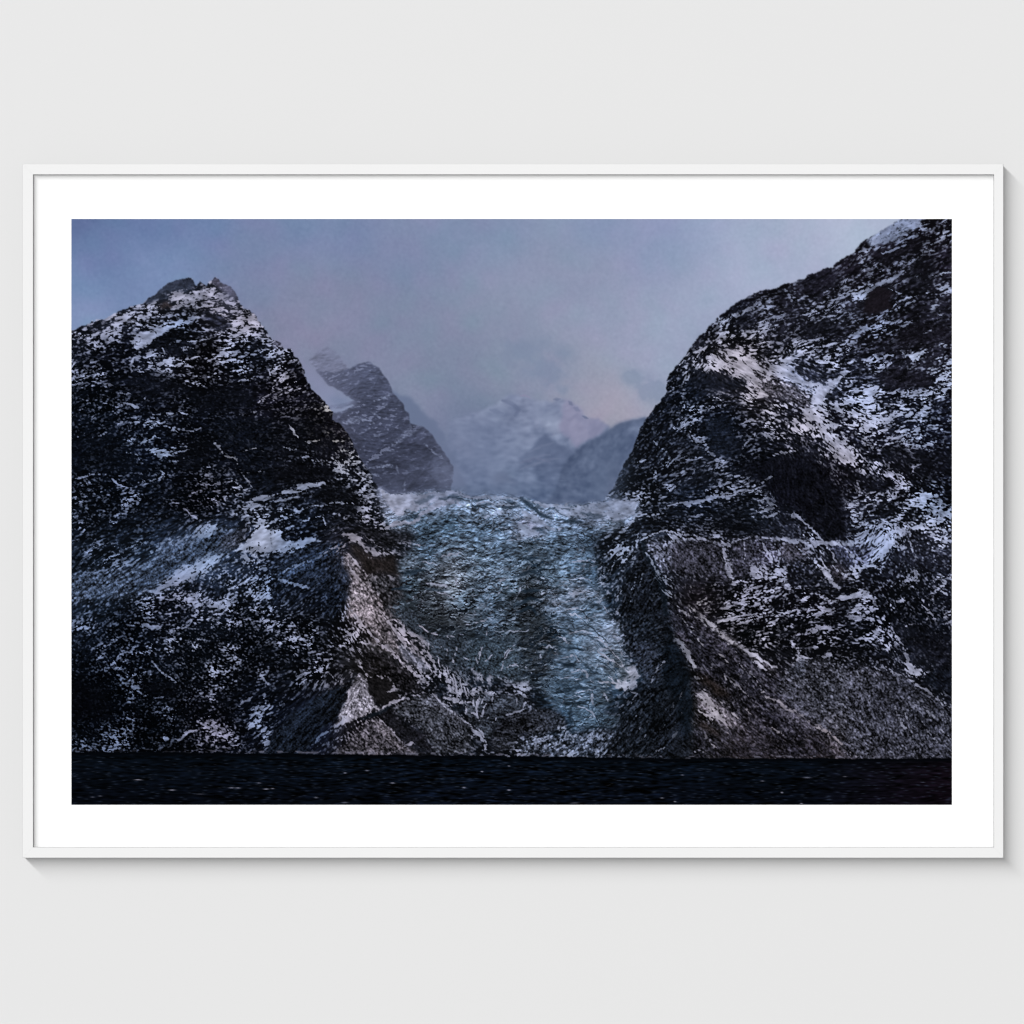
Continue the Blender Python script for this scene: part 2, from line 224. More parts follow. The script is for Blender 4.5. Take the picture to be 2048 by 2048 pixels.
# patches: cover % (0 bare .. 100 white) | feather | tile | outline
PATCH = """
3 2 A1 640 1300 760 1200 900 1110 1040 1060 1130 1090 1130 1180 1250 1300 1040 1340 900 1250 800 1260 680 1300
10 2 A1 690 820 840 710 1020 610 1130 580 1190 640 1180 680 1060 720 940 710 840 780 740 830
72 3 A1 960 740 1100 720 1250 690 1380 660 1480 720 1600 800 1650 880 1500 870 1300 850 1180 830 1000 870
12 2 A1 1370 610 1440 590 1560 660 1615 770 1560 760 1460 690 1380 640
95 2 A1 980 820 1060 830 1090 870 990 875
95 2 A1 1530 985 1660 960 1675 1040 1590 1065
5 2 A1 840 830 960 800 970 860 880 850
6 2 A1 1220 960 1400 930 1500 970 1560 1060 1400 1065 1300 1030
88 1.5 A1 590 1290 620 1310 700 1240 830 1130 960 1080 1060 1020 1090 960 1000 1020 850 1060 700 1090 610 1140 570 1190
92 1.5 A1 900 1350 950 1340 990 1430 940 1450 895 1410
14 4 A1 560 1150 620 1330 540 1500 400 1400 450 1250
3 3 A1 1000 1560 1250 1700 1500 1640 1800 1700 1750 1850 1300 1860 1150 1780
3 2 B1 790 120 900 90 1000 110 1140 150 1130 230 1000 250 940 290 870 270 810 200
92 1.5 B1 780 250 830 290 940 300 1020 250 1150 230 1080 280 940 340 880 370 800 340 750 330
5 4 B1 1270 60 1450 0 1932 0 1932 740 1780 720 1700 600 1620 430 1400 200
3 4 B1 1000 240 1340 200 1380 420 1100 500 1000 420
55 3 B1 430 660 560 650 620 740 700 790 560 830 480 800 400 740
95 1.5 B1 1640 860 1720 810 1820 830 1760 880 1680 890
95 1.5 B1 1520 940 1590 900 1600 950
4 4 B1 560 900 900 900 900 1080 700 1120 560 1000
5 3 B1 1220 960 1500 960 1700 1000 1640 1040 1430 1020 1260 1020
3 4 B1 620 680 1000 600 1180 650 1100 760 800 760
48 5 B1 0 1510 250 1480 560 1440 850 1330 860 1200 1100 1150 1240 1060 1330 1030 1470 1060 1590 1080 1560 1280 1480 1320 1400 1420 1150 1580 900 1680 600 1720 300 1740 0 1760
85 3 B1 920 1540 1060 1480 1300 1350 1480 1310 1380 1420 1180 1560 1000 1620 820 1690 620 1710 800 1650
85 3 B1 1240 1050 1400 1030 1450 1070 1330 1130 1150 1160
98 1.5 B1 1600 1290 1740 1130 1850 1010 1932 1080 1932 1290 1780 1290
60 4 B1 1100 1740 1200 1700 1380 1760 1390 1840 1200 1860
95 1.5 B2 0 1060 100 1080 120 1200 330 1150 490 1180 330 1240 200 1300 0 1310
52 3 B2 640 560 760 560 860 460 940 540 1010 640 1080 760 1150 850 1060 960 980 980 900 800 830 640
10 4 B2 500 640 700 640 800 680 880 800 800 1000 560 900 480 760
2 3 B2 260 450 600 470 640 560 540 600 300 600 230 620
9 5 B2 0 0 560 0 700 300 300 330 0 400
3 3 B2 0 440 250 500 230 640 0 680
92 1.5 B2 250 655 330 625 480 620 560 640 400 660 300 680
88 2 B2 690 1090 760 1080 860 1200 960 1260 1100 1310 960 1340 880 1240 760 1200
8 3 B2 740 1220 860 1240 1000 1340 1200 1330 1200 1400 1260 1540 1080 1480 940 1480 800 1330
10 4 B2 800 1060 1050 1060 1340 1100 1360 1200 1200 1230 1100 1280 900 1130
53 4 B2 690 1280 760 1310 900 1470 960 1560 1100 1900 1130 1932 740 1932 760 1700 780 1590 720 1450
15 4 B2 680 1290 700 1440 770 1590 740 1740 600 1932 450 1932 600 1750 560 1600 200 1500 400 1400
10 4 B2 0 1560 90 1620 120 1800 0 1900
3 3 B3 1540 1060 1600 980 1932 960 1932 1070 1700 1090 1560 1080
2 2 B3 1740 1150 1800 1110 1932 1120 1932 1190 1800 1180
55 4 B3 1690 1190 1932 1200 1932 1500 1800 1430 1700 1310
16 5 B3 1660 1180 1700 1330 1760 1480 1900 1932 1500 1932 1350 1700 1500 1500
90 1.5 A4 480 1110 540 1060 590 1060 540 1120 480 1170 400 1180
85 1.5 A4 110 1580 150 1480 240 1440 200 1510 140 1600 100 1600
90 2 A4 1740 780 1830 730 1932 680 1932 720 1850 780
82 2.5 A4 430 1260 640 1270 760 1350 900 1390 1020 1410 1120 1340 1240 1270 1200 1340 1160 1450 1180 1500 1320 1560 1480 1600 1660 1480 1720 1470 1600 1590 1500 1700 1480 1780 1380 1810 1330 1690 1100 1560 960 1470 1000 1560 900 1600 1000 1700 870 1680 760 1560 600 1450 560 1400 520 1300
18 3 A4 860 1590 960 1580 1160 1680 1200 1790 1080 1770 960 1680
6 3 A4 200 1420 350 1500 540 1540 720 1560 740 1600 600 1640 400 1660 160 1640
25 3 A4 1200 1420 1260 1330 1400 1340 1440 1470 1560 1530 1380 1560 1250 1530 1170 1490
92 2 A4 1250 1830 1380 1800 1500 1932 1280 1932
92 2 A4 1860 1640 1932 1590 1932 1720 1870 1700
70 2 A4 390 1400 440 1420 440 1510 370 1480
4 4 A4 1170 700 1280 590 1560 500 1600 620 1500 690 1300 740
70 2.5 A5 1090 230 1180 160 1430 5 1660 5 1600 70 1420 190 1290 250 1200 270 1130 290
2 2 A5 1110 740 1200 670 1300 660 1380 720 1330 860 1220 910 1080 920 1070 840
80 2 A5 1790 620 1850 650 1932 640 1932 700 1840 670
6 4 A5 1420 1080 1520 1010 1760 1000 1930 1100 1930 1200 1700 1190 1500 1250 1330 1250 1400 1180
8 4 A5 1440 260 1700 180 1600 300 1400 400 1250 420 1150 330
9 4 A5 1550 500 1720 400 1800 560 1650 700 1560 560
3 3 A5 1610 760 1700 760 1730 900 1620 960
88 2 A5 1480 1300 1550 1320 1690 1260 1620 1340 1600 1390 1560 1370
7 4 A5 1180 1500 1380 1430 1740 1520 1700 1630 1300 1640 1240 1560
97 1.5 A5 1130 1600 1240 1620 1190 1660 1180 1770 1120 1760 1080 1680
84 3 B4 1260 0 1450 0 1500 100 1640 200 1740 300 1780 450 1700 440 1600 330 1480 210 1330 130 1250 90
3 5 B4 330 0 640 0 560 120 700 280 560 340 420 330 360 240 320 100
4 6 B4 830 380 1000 370 1300 380 1480 480 1600 640 1660 760 1700 1180 1480 1170 1300 980 1180 880 1000 700 880 600 700 540 690 450
10 5 B4 850 980 1100 1000 1250 1060 1300 1140 900 1130 780 1040
90 1.5 B4 1140 930 1220 930 1260 970 1160 960
18 4 B4 0 1200 480 1230 540 1420 560 1600 300 1500 0 1480
18 4 B4 610 1200 780 1180 820 1330 800 1500 640 1540 560 1400
80 2 B4 760 1400 870 1420 1000 1500 1040 1440 1090 1420 1130 1560 1060 1600 900 1560 780 1510
18 5 B4 1070 1190 1260 1200 1330 1320 1130 1400 1050 1300
8 4 B4 1150 1480 1330 1400 1450 1560 1380 1620 1170 1640
86 2 B5 1480 1040 1530 1010 1500 1110 1330 1260 1220 1390 1080 1480 1010 1540 960 1480 1060 1420 1180 1330 1290 1190 1130 1200 1230 1110 1300 1050 1440 1030
25 5 B5 1540 1080 1680 1060 1800 1160 1700 1230 1600 1200
4 4 B5 1560 290 1700 310 1760 420 1640 430 1560 360
6 4 B5 1100 560 1340 560 1400 680 1200 710 1080 700
3 5 C1 0 700 400 800 360 1100 0 1100
2 3 C1 650 750 1000 760 1020 900 860 860 720 860
5 3 C1 860 1120 1000 1180 1000 1280 860 1240
4 3 C1 1480 950 1800 940 1700 1050 1480 1080
65 3 C1 1440 390 1660 390 1600 440 1480 430
60 3 C1 1450 520 1620 480 1640 570 1560 620 1480 640 1560 560
72 3 C1 1250 1130 1380 1120 1500 1200 1500 1270 1380 1260 1280 1180
40 5 C1 1750 1000 1900 960 1932 1000 1932 1200 1700 1200
9 4 C2 850 640 740 790 640 1060 380 1340 300 1440 0 1440 0 1280 200 1010 480 840 740 720
56 1.5 C2 850 650 930 740 990 980 880 1080 700 1140 610 1170 680 1020 740 870
95 1.5 C2 610 1170 700 1060 800 1060 900 1040 980 1000 870 1090 720 1130
2 2 C2 940 700 1080 700 1180 760 1180 850 1240 930 1080 970 1000 940 950 820
35 4 C2 1000 1100 1100 1180 1250 1310 1400 1400 1400 1440 600 1440 760 1300 900 1180
2 2 C2 1300 1350 1400 1335 1500 1360 1480 1410 1360 1400
9 4 C2 1080 1080 1160 1000 1300 1180 1500 1250 1560 1420 1400 1330 1260 1310 1160 1200
30 5 C2 1200 960 1480 880 1600 900 1800 1060 1932 1180 1932 1420 1600 1420 1500 1250
90 1.5 C2 1290 260 1330 240 1440 310 1520 350 1520 400 1400 330
72 2 C2 1000 330 1060 350 1180 420 1300 560 1440 660 1540 810 1420 720 1300 600 1160 470 1060 420
45 3 C2 1200 330 1330 420 1480 540 1520 650 1420 620 1280 500
42 4 C2 740 0 980 0 1150 180 1220 400 1060 340 900 220
18 4 C2 930 450 1060 430 1250 560 1400 720 1480 840 1380 840 1200 720 1000 640 900 560
0 2 C2 1730 990 1780 930 1860 950 1870 1030 1800 1060
95 1.5 C3 20 640 60 620 120 700 100 760
92 2 C3 140 740 160 680 250 710 420 740 560 780 580 830 450 830 440 770 280 740
90 2 C3 0 800 100 800 110 850 220 820 230 880 100 870 0 880
30 4 C3 420 120 560 0 700 0 740 130 860 330 880 400 740 400 700 500 620 420 430 380 560 260
12 4 C3 480 600 640 680 740 860 500 720
0 2 C3 500 980 720 990 900 1010 960 1050 960 1160 900 1070 720 1030
16 4 C3 520 1000 740 1000 900 1060 940 1160 860 1230 500 1240 350 1400 200 1400 240 1200 400 1050
50 4 C3 350 1370 500 1260 900 1270 1380 1210 1300 1440 500 1450
95 2 C3 1240 400 1340 420 1370 450 1240 440
96 2 C3 1470 630 1560 600 1620 690 1590 790 1480 820 1400 790 1410 740 1520 700
72 3 C4 240 850 330 850 440 960 520 1100 600 1220 480 1130 400 1080 330 960
4 4 C4 220 640 480 790 560 870 440 880 300 780
6 4 C4 240 1100 460 1200 480 1290 300 1200
32 6 C4 1240 540 1430 540 1932 650 1932 1470 1800 1470 1400 1130 1000 860 1150 650
10 3 C4 1250 430 1500 420 1640 520 1500 500 1300 490
11 4 C4 1560 420 1900 380 1930 560 1700 600
2 4 C4 -90 620 -20 300 40 340 170 620 230 900 225 1120 160 1320 60 1250 60 950 -40 800
95 1.5 C5 1490 500 1540 540 1570 620 1650 640 1590 690 1520 660
9 4 C5 1600 700 1932 560 1932 880 1780 840
"""

# snow lines: width | cover % | tile | path ; negative cover = a bare dark line
LINES = """
4 85 C2 1600 500 1640 620 1650 740
4 85 C2 1700 600 1740 720 1770 820
4 80 C2 1910 800 1920 890
4 85 C3 20 880 10 960
4 80 C3 110 880 90 960
4 80 C3 200 870 210 960
4 80 C3 440 900 430 960
4 80 C2 1690 250 1720 340
3 75 C2 1800 400 1790 500
3 75 C2 1700 420 1690 520
3 75 C3 420 380 330 470 310 560
4 80 C3 100 420 70 520
4 80 B4 880 1190 900 1270 960 1340 1000 1420
4 75 B4 1000 1180 1030 1280 1060 1400
3 70 B4 700 1200 720 1290 700 1360
3 72 B4 1200 1200 1260 1290 1330 1340
3 70 B4 1300 1200 1330 1260
4 76 B4 1480 1210 1560 1300 1600 1400
4 76 B4 1660 1230 1740 1310 1800 1420
3 70 B4 1800 1230 1860 1300
4 70 B4 1560 1420 1680 1520 1760 1560
3 75 B4 380 1640 420 1600
4 78 B4 230 1780 330 1740
4 80 B4 1080 1720 1150 1700
5 80 B4 1400 1700 1480 1740 1590 1760
4 75 B4 1200 1650 1330 1640
4 75 B4 640 1740 720 1780
4 78 B4 1300 1870 1420 1830 1560 1840
4 75 B4 1480 1900 1600 1860
4 70 B3 1700 1330 1760 1420 1830 1490
4 72 B3 1770 1520 1830 1600 1932 1700
3 65 B3 1480 1600 1420 1720
3 65 B3 1600 1540 1570 1650 1540 1760
3 60 B3 1660 1500 1620 1620
4 70 B3 1450 1280 1480 1400
4 70 B3 1390 1400 1330 1480
3 60 C3 1900 480 1800 640 1720 760
3 55 C3 1600 1060 1480 1180
3 55 C3 1760 1060 1600 1240
3 55 C3 1932 1080 1800 1230
3 55 C3 1700 1260 1640 1320
5 80 C3 1810 1410 1880 1360
3 55 C4 130 820 60 930 0 1010
3 55 C4 120 1010 60 1120 0 1200
3 60 C4 60 1240 0 1310
4 70 C4 330 120 420 220 520 320 640 420
4 72 C4 160 20 250 110 340 200
3 62 C4 60 90 160 200 260 300
3 60 C4 120 180 240 320 330 400
4 68 C4 380 600 470 660 560 740
4 62 C4 560 720 700 830 820 930
3 58 C4 480 480 560 560
3 60 C4 660 560 780 660 860 760
3 60 C4 700 1000 800 1080
3 58 C4 960 1180 1080 1260
4 68 C4 1480 1220 1560 1290 1640 1350
4 70 C4 330 1270 400 1350 440 1400
4 62 C4 900 880 1020 930 1120 1000
3 65 C5 620 1130 720 1220 840 1310
4 72 C5 700 1260 820 1340 960 1440
3 60 C5 1560 1000 1640 1130 1720 1250
3 60 C5 1440 980 1500 1100 1580 1220
3 60 C5 1700 1200 1800 1330
3 58 C5 1800 1180 1932 1290
3 58 C5 1840 1050 1932 1120
3 70 C5 1680 150 1700 60
4 72 C5 1640 0 1700 60 1760 140
4 70 C5 1860 90 1932 40
4 60 C5 1480 200 1560 180
4 74 B5 1360 960 1480 900
4 74 B5 1500 1540 1600 1560
4 74 B5 1560 1450 1600 1540
4 70 B5 1380 1600 1500 1560 1560 1620
4 72 B5 1650 1460 1740 1500
4 72 B5 1560 1730 1660 1760 1720 1820
4 70 B5 1800 1660 1880 1720
4 70 B5 1400 1760 1500 1740
4 66 A4 500 850 600 800 700 770
4 70 A4 800 840 900 830 960 800
4 66 A4 1150 800 1250 770
3 66 A4 1300 870 1400 800
3 60 A4 1500 1000 1600 970 1720 900
4 66 A4 1180 1230 1300 1190 1420 1160
4 66 A5 600 1000 700 960 860 920
4 70 A5 1400 140 1540 90 1660 60
4 66 A5 1250 330 1400 290 1560 250
4 64 A5 1150 470 1260 430
4 64 A5 1560 560 1640 520
4 70 A5 1760 560 1860 520 1932 500
4 66 A5 1740 740 1820 730 1932 780
4 64 A5 1720 880 1800 850
4 62 A5 1640 1100 1760 1060
4 66 A5 1800 1230 1900 1200
4 64 A1 1050 1270 1180 1250
4 64 A1 960 1210 1060 1180
3 62 A1 1240 1180 1360 1150
3 60 A1 1600 1560 1760 1540
3 60 A1 1200 1640 1300 1610
3 60 A1 1100 1750 1160 1740
4 66 A1 180 1780 120 1740
4 64 A1 60 1850 160 1830
3 62 B1 60 180 160 150
3 60 B1 1660 310 1760 290 1860 320
3 58 B1 1700 520 1860 510
3 60 B1 1250 560 1330 550
4 66 B1 1380 820 1480 760
4 70 B1 0 1180 120 1170
3 60 B1 1000 420 1080 400
4 66 B2 120 280 240 300
4 66 B2 640 320 760 290
4 66 B2 700 360 800 350
4 66 B2 560 920 660 940 760 960
5 72 B2 700 960 780 960
4 66 B2 560 820 680 810 800 830
4 66 B2 300 1000 400 960 500 940
6 88 A1 1350 1430 1500 1380 1650 1340 1800 1290 1900 1260 1932 1290
5 75 A1 1320 1370 1450 1330 1600 1310 1750 1290 1860 1260
5 80 A1 1110 1370 1240 1320
4 85 A1 900 1250 920 1300
5 85 A1 1000 1430 1080 1410
5 85 A1 570 1420 690 1430
4 80 A1 560 1520 580 1470 570 1420 600 1350 660 1340
4 70 A1 640 1470 780 1450 900 1470
3 80 A1 1110 1190 1210 1190
3 80 A1 1460 1200 1500 1180 1650 1170
4 75 A1 1080 1110 1140 1090
4 75 A1 1390 1090 1470 1130
3 60 A1 1530 1520 1650 1490 1740 1490
3 70 A1 1340 1530 1400 1500 1450 1530
7 90 A1 320 1640 350 1610 410 1610
7 92 A1 440 1800 520 1800 640 1820
5 85 A1 800 1890 900 1880 980 1900
4 75 A1 1030 1880 1180 1890
3 65 A1 20 1540 120 1500 270 1420
3 60 A1 0 1360 60 1380
3 70 A1 240 1280 380 1230
3 60 A1 40 1530 100 1560 200 1520
3 70 A1 470 1700 570 1700
4 70 A1 660 1760 720 1740
3 70 A1 1700 1900 1810 1860
3 60 A1 1800 1800 1930 1690
5 80 A1 540 950 700 940 1010 930
4 70 A1 280 1010 420 950 560 900
4 75 A1 350 1050 480 1010 640 1000 720 1030
4 70 A1 800 1080 900 1020 1060 990
6 80 A1 1110 1000 1150 950 1200 930
4 -5 A1 700 890 900 870 1090 900
5 -5 A1 780 970 920 960 1080 950
5 -5 A1 560 1080 650 1040 740 1060
3 -5 A1 1200 800 1320 770 1380 760
3 -5 A1 1330 850 1480 840 1580 850
4 -5 A1 1400 920 1480 900 1560 910
4 80 B1 650 250 720 220 780 200 810 170 850 195
4 80 B1 960 340 1040 330 1140 300
5 85 B1 890 70 950 80 1040 130
4 80 B1 1000 85 1100 110 1190 135
3 60 B1 1190 120 1260 70
5 88 B1 1350 180 1430 260 1500 350 1590 385
3 60 B1 1590 370 1640 500 1700 600 1770 690
4 92 B1 320 540 400 590 460 650 560 660 610 720
4 75 B1 0 590 150 560 280 535
3 75 B1 640 620 780 590 950 550
6 80 B1 1160 720 1260 700
3 78 B1 1330 640 1440 620 1620 590
4 75 B1 1370 700 1460 680
3 60 B1 1230 610 1330 640
7 90 B1 1750 790 1850 760 1932 750
4 88 B1 960 790 1060 850 1160 930 1220 980
6 70 B1 1750 1760 1850 1710 1932 1690
6 60 B1 1450 1780 1700 1770
3 65 B1 210 190 350 130
3 70 B1 460 60 500 30
3 65 B1 500 335 620 350 660 390
3 60 B1 420 930 500 910 590 900
3 70 B1 230 1220 320 1215 410 1205
5 70 B1 600 1390 720 1330 860 1260
7 85 B2 0 745 150 715 340 695
6 60 B2 0 800 150 780 330 760
6 65 B2 130 950 300 890 420 840 540 840
5 70 B2 0 990 60 980
4 88 B2 170 70 210 120 270 190
3 80 B2 330 220 470 195
4 70 B2 600 225 730 200
6 45 B2 300 380 460 410 640 450 780 500
2.5 75 B2 500 960 530 1030 620 1100
5 80 B2 640 1280 720 1210
6 50 B2 100 1480 300 1400 500 1310 700 1200
6 90 B2 760 1330 850 1430 930 1500
8 72 B2 720 1400 780 1490 870 1560
4 95 B2 960 1770 1060 1870 1130 1932
8 70 B2 60 1550 200 1590 380 1650
4 70 B2 900 1130 960 1180 1080 1260
4 65 A2 190 1690 240 1650 330 1620
4 60 A2 0 1690 120 1640 200 1640
5 65 A2 0 1750 150 1690 320 1660
4 60 A2 20 1200 60 1230 110 1260
6 80 B3 1620 420 1690 400
8 70 B3 1780 500 1780 580
6 80 B3 1850 640 1920 650
6 70 B3 1490 720 1600 740
4 60 B3 1660 700 1690 740
5 75 B3 1880 840 1932 830
6 80 B3 1690 940 1850 910
6 80 B3 1660 1170 1760 1110 1900 1085
7 95 B3 1590 920 1530 1020 1400 1160
5 60 B3 1620 1090 1600 1230 1500 1330
14 -4 B3 1670 1200 1690 1310 1770 1440 1850 1600 1880 1900
5 65 B3 1750 1420 1850 1520 1932 1560
5 65 B3 1780 1500 1850 1580
3 80 B3 1840 1640 1932 1730
3 60 B3 1560 1600 1540 1700
3 65 B3 1750 220 1880 330
7 76 A4 600 930 640 940 750 880 860 850 960 800
3 75 A4 840 790 910 780
7 75 A4 220 1290 370 1260
6 70 A4 110 1700 140 1640
5 80 A4 1090 680 1140 770 1260 770 1370 740
4 72 A4 1400 720 1520 690 1650 660
5 88 A4 1310 920 1440 850 1500 800 1620 770 1720 740 1932 680
4 80 A4 1690 720 1760 680 1860 660
4 70 A4 1300 1000 1350 950
3.5 88 A4 1740 600 1850 550 1932 530
4 60 A4 1840 630 1932 640
3.5 55 A4 1530 1030 1650 1000 1810 920
6 90 A4 1740 1150 1830 1100 1932 1080
6 86 A4 1370 1260 1500 1220 1640 1190 1700 1200
6 80 A4 1700 1220 1800 1190
3 -6 A4 700 1380 800 1480 960 1640
3 -6 A4 820 1390 950 1480
3 -6 A4 1000 1520 1120 1580 1240 1680
8 60 A4 690 1700 760 1760
4 70 A4 320 1780 420 1750
4 60 A4 300 1920 360 1900
8 75 A4 1590 1790 1700 1932
6 75 A4 860 1260 950 1210 930 1330
4 75 A4 690 1270 760 1220
6 60 A5 960 360 1080 320 1250 290
5 80 A5 1460 220 1620 170
6 80 A5 1730 260 1880 180 1932 160
4.5 86 A5 980 590 1120 540 1300 465
8 76 A5 1320 500 1450 440 1600 380 1650 340
8 88 A5 1090 710 1240 630 1400 550 1520 490
7 85 A5 880 720 960 740 1090 710
4 75 A5 1200 580 1320 520
3 80 A5 1330 665 1380 700 1450 720
5 82 A5 1340 860 1420 810 1610 740
4.5 82 A5 1270 900 1420 870 1570 800
7 90 A5 940 1140 1040 1080 1250 1040
7 72 A5 1280 1020 1400 1000 1540 980
6 72 A5 1330 1110 1440 1040 1560 980
6 50 A5 1700 690 1760 700 1800 790
6 86 A5 1080 1390 1200 1350 1380 1320
4 75 A5 1180 1470 1280 1440
4 75 A5 930 1400 1020 1390
8 70 A5 1380 1680 1550 1700 1690 1650
5 70 A5 1780 1540 1780 1620
7 70 A5 1770 1370 1932 1370
5 70 A5 1740 1700 1800 1630 1932 1690
10 80 A5 1070 1880 1130 1820 1230 1810
4 65 A5 1620 110 1700 80
4 65 A5 1650 320 1780 300
6 72 B4 170 130 240 200 340 240 370 320 450 400 530 530
4 70 B4 500 540 700 570 800 650
3 88 B4 830 680 900 770 980 840 1060 870
3 88 B4 1160 920 1240 960 1340 1050 1430 1140 1500 1200
8 80 B4 180 830 400 760 560 710 700 700 810 655
6 75 B4 110 800 180 840
5 70 B4 0 830 110 800
3.5 72 B4 820 640 900 600 990 560
5 82 B4 850 910 980 860
6 72 B4 860 950 960 960 1050 910
4 75 B4 0 1095 150 1110
4 50 B4 60 440 200 400 340 350
6 60 B4 60 540 160 520
5 62 B4 160 970 310 930
5 88 B4 980 350 1060 330 1200 300
8 60 B4 900 160 1060 170 1180 190
5 97 B4 0 1180 160 1165 310 1150 400 1200 490 1210 600 1200
4 95 B4 600 1200 700 1170 800 1140
7 97 B4 800 1130 900 1160 1050 1170 1250 1190 1450 1190 1600 1210 1932 1200
9 97 B4 500 1230 520 1330 570 1470 610 1590
12 86 B4 500 1205 590 1205
9 97 B4 1110 1430 1110 1580 1150 1660
8 97 B4 1350 1360 1470 1480 1570 1600 1620 1650
4 75 B4 1450 1370 1560 1560
4 85 B4 600 1580 780 1580
4 85 B4 730 1660 880 1620
6 90 B4 760 1740 880 1700
6 88 B4 800 1790 870 1800 870 1850
5 88 B4 920 1780 990 1760
5 86 B4 270 1800 380 1760
6 80 B4 560 1932 640 1890 760 1880
5 80 B4 190 1640 230 1620
4 70 B4 1000 1690 1050 1620
3 60 B4 700 280 760 200 830 130
4 75 B4 700 40 830 10
6 90 B5 960 1045 1100 1030 1300 1020 1450 1030
5 80 B5 1530 1060 1530 1160 1580 1340
8 72 B5 1700 1050 1850 1080 1932 1150
7 80 B5 1830 1200 1932 1240
8 86 B5 820 1740 960 1720 1100 1700 1220 1760
10 80 B5 1230 440 1310 510 1360 580
7 50 B5 1360 580 1480 640
3 70 B5 1540 530 1560 470 1640 440
4 82 B5 1590 590 1700 670
7 80 B5 1100 750 1160 730 1300 720
8 70 B5 1420 680 1560 660 1680 720
12 80 B5 1720 790 1810 810 1850 850 1932 830
9 80 B5 1650 850 1780 890 1900 920
5 60 B5 1040 840 1060 900 1060 990
4 50 B5 980 540 1030 640 1040 780
5 70 B5 1250 270 1400 240 1500 215
4 70 B5 1280 190 1530 170
8 70 B5 1050 130 1110 250 1160 290 1200 240
10 -4 B5 1080 1480 1130 1600 1200 1700 1300 1800 1340 1932
16 -4 B5 1500 1360 1700 1430 1880 1500
6 -5 B5 1010 200 1100 290 1230 400
10 -4 B5 1480 520 1580 620 1720 700
6 80 C1 560 160 640 180 760 220 850 220
6 50 C1 20 250 120 200 220 130
6 80 C1 250 540 290 480 330 470
5 86 C1 770 540 830 600 920 690 1000 750
6 75 C1 330 620 370 680
6 75 C1 430 680 490 700
4 76 C1 580 760 680 850 760 890 900 880
3 65 C1 330 400 420 360
4 70 C1 800 1030 900 1010 970 980
6 86 C1 1030 1300 1100 1250 1230 1210
6 86 C1 870 1260 910 1290 960 1290
6 70 C1 1800 620 1840 700 1900 760
5 80 C1 1620 980 1660 930 1740 900
6 60 C1 1660 1050 1800 1060 1932 1000
3 70 C1 0 1395 300 1390
3 55 C1 90 1425 260 1425
6 70 C1 820 360 870 380
6 60 C1 300 1250 400 1230
7 97 C2 990 980 1060 1020 1180 940 1300 900
4 80 C2 940 690 1060 690 1180 740 1200 810 1150 850
4 60 C2 870 600 940 700
5 96 C2 1140 845 1190 830 1190 790
10 -4 C2 880 1100 1000 1055 1100 1020 1160 980
4 70 C2 1040 1090 1140 1200 1250 1310 1290 1360
5 90 C2 1290 1340 1360 1330
6 98 C2 990 0 1100 140 1250 290 1400 420 1500 560 1550 650
5 85 C2 1180 140 1250 190 1300 240
5 97 C2 1520 370 1530 470 1570 560 1590 680
6 76 C2 740 20 850 170 950 270 1060 370
5 97 C2 1660 570 1700 690 1720 800 1760 900
5 97 C2 1770 680 1790 800 1830 900
5 97 C2 1830 720 1850 820 1840 900
5 97 C2 1880 790 1900 880
9 97 C2 1680 890 1800 920 1932 930
4 80 C2 1870 960 1880 1040 1850 1090
6 95 C2 1560 850 1700 990 1850 1110 1932 1160
5 90 C2 1430 190 1520 260 1620 285
4 80 C2 1680 270 1780 300 1890 280
4 80 C2 1830 190 1932 190
3 80 C2 1650 400 1640 450
3 75 C2 1770 520 1775 570
4 75 C2 1860 540 1932 540
3 75 C2 1540 390 1600 420
4 70 C2 830 500 870 590 900 640
5 70 C2 480 660 560 670 640 720
4 55 C2 400 1340 480 1260 600 1190
5 85 C3 440 830 560 900
5 95 C3 70 880 50 1040 90 1120
5 95 C3 140 960 100 1110
3 80 C3 175 1070 160 1125
3 80 C3 240 1080 200 1140
4 80 C3 0 1040 50 1050
4 80 C3 20 900 20 970
7 97 C3 0 1180 70 1250 130 1340 140 1400
6 85 C3 80 1200 120 1280 150 1350
4 90 C3 510 1000 400 1050 330 1070
3 70 C3 500 980 540 920
3 86 C3 320 520 380 450 430 420
3 80 C3 60 560 50 510 75 470
3 80 C3 130 550 200 480
3 80 C3 300 640 320 560
6 86 C3 360 610 440 570 460 600
5 80 C3 460 570 540 610 580 650
4 75 C3 680 470 700 540
8 90 C3 820 440 820 500
4 75 C3 700 420 750 400 820 430
5 82 C3 1200 440 1350 520 1480 620
5 90 C3 1200 750 1330 760 1420 770
8 85 C3 1320 700 1370 740
4 90 C3 1540 830 1600 850 1550 960
5 86 C3 1080 610 1150 690 1190 750
4 80 C3 1000 480 1050 560
4 90 C3 960 280 1040 260 1110 260 1200 290
4 80 C3 1200 270 1300 380 1440 540 1500 640
4 90 C3 900 100 1000 95 1060 130
4 75 C3 1150 210 1220 180
8 80 C3 1170 880 1180 960
5 80 C3 1260 830 1330 940
5 60 C3 1180 1040 1080 1140
4 60 C3 1250 1070 1350 1120
4 75 C3 860 980 900 930
6 75 C3 840 1160 860 1240
8 70 C3 870 1180 920 1190
8 60 C3 1350 280 1420 350 1480 300
6 60 C3 1430 380 1460 480
5 80 C3 20 170 120 150 180 120
4 80 C3 300 240 420 255 560 250
4 75 C3 270 300 340 310
4 75 C3 150 230 150 300
5 65 C3 1390 30 1450 110
8 -4 C3 880 590 990 570
3 -6 C3 800 225 920 230
3 -6 C3 960 430 1080 435
6 -4 C3 870 950 1040 950 1150 940
8 -4 C3 960 1000 970 1150
4 -6 C3 1010 780 1130 790
5 -6 C3 960 820 800 850
5 -5 C3 1070 1205 1180 1180 1380 1200
3 -8 C3 1060 140 1200 240 1320 360
8 97 C4 40 340 130 430 200 540 240 600
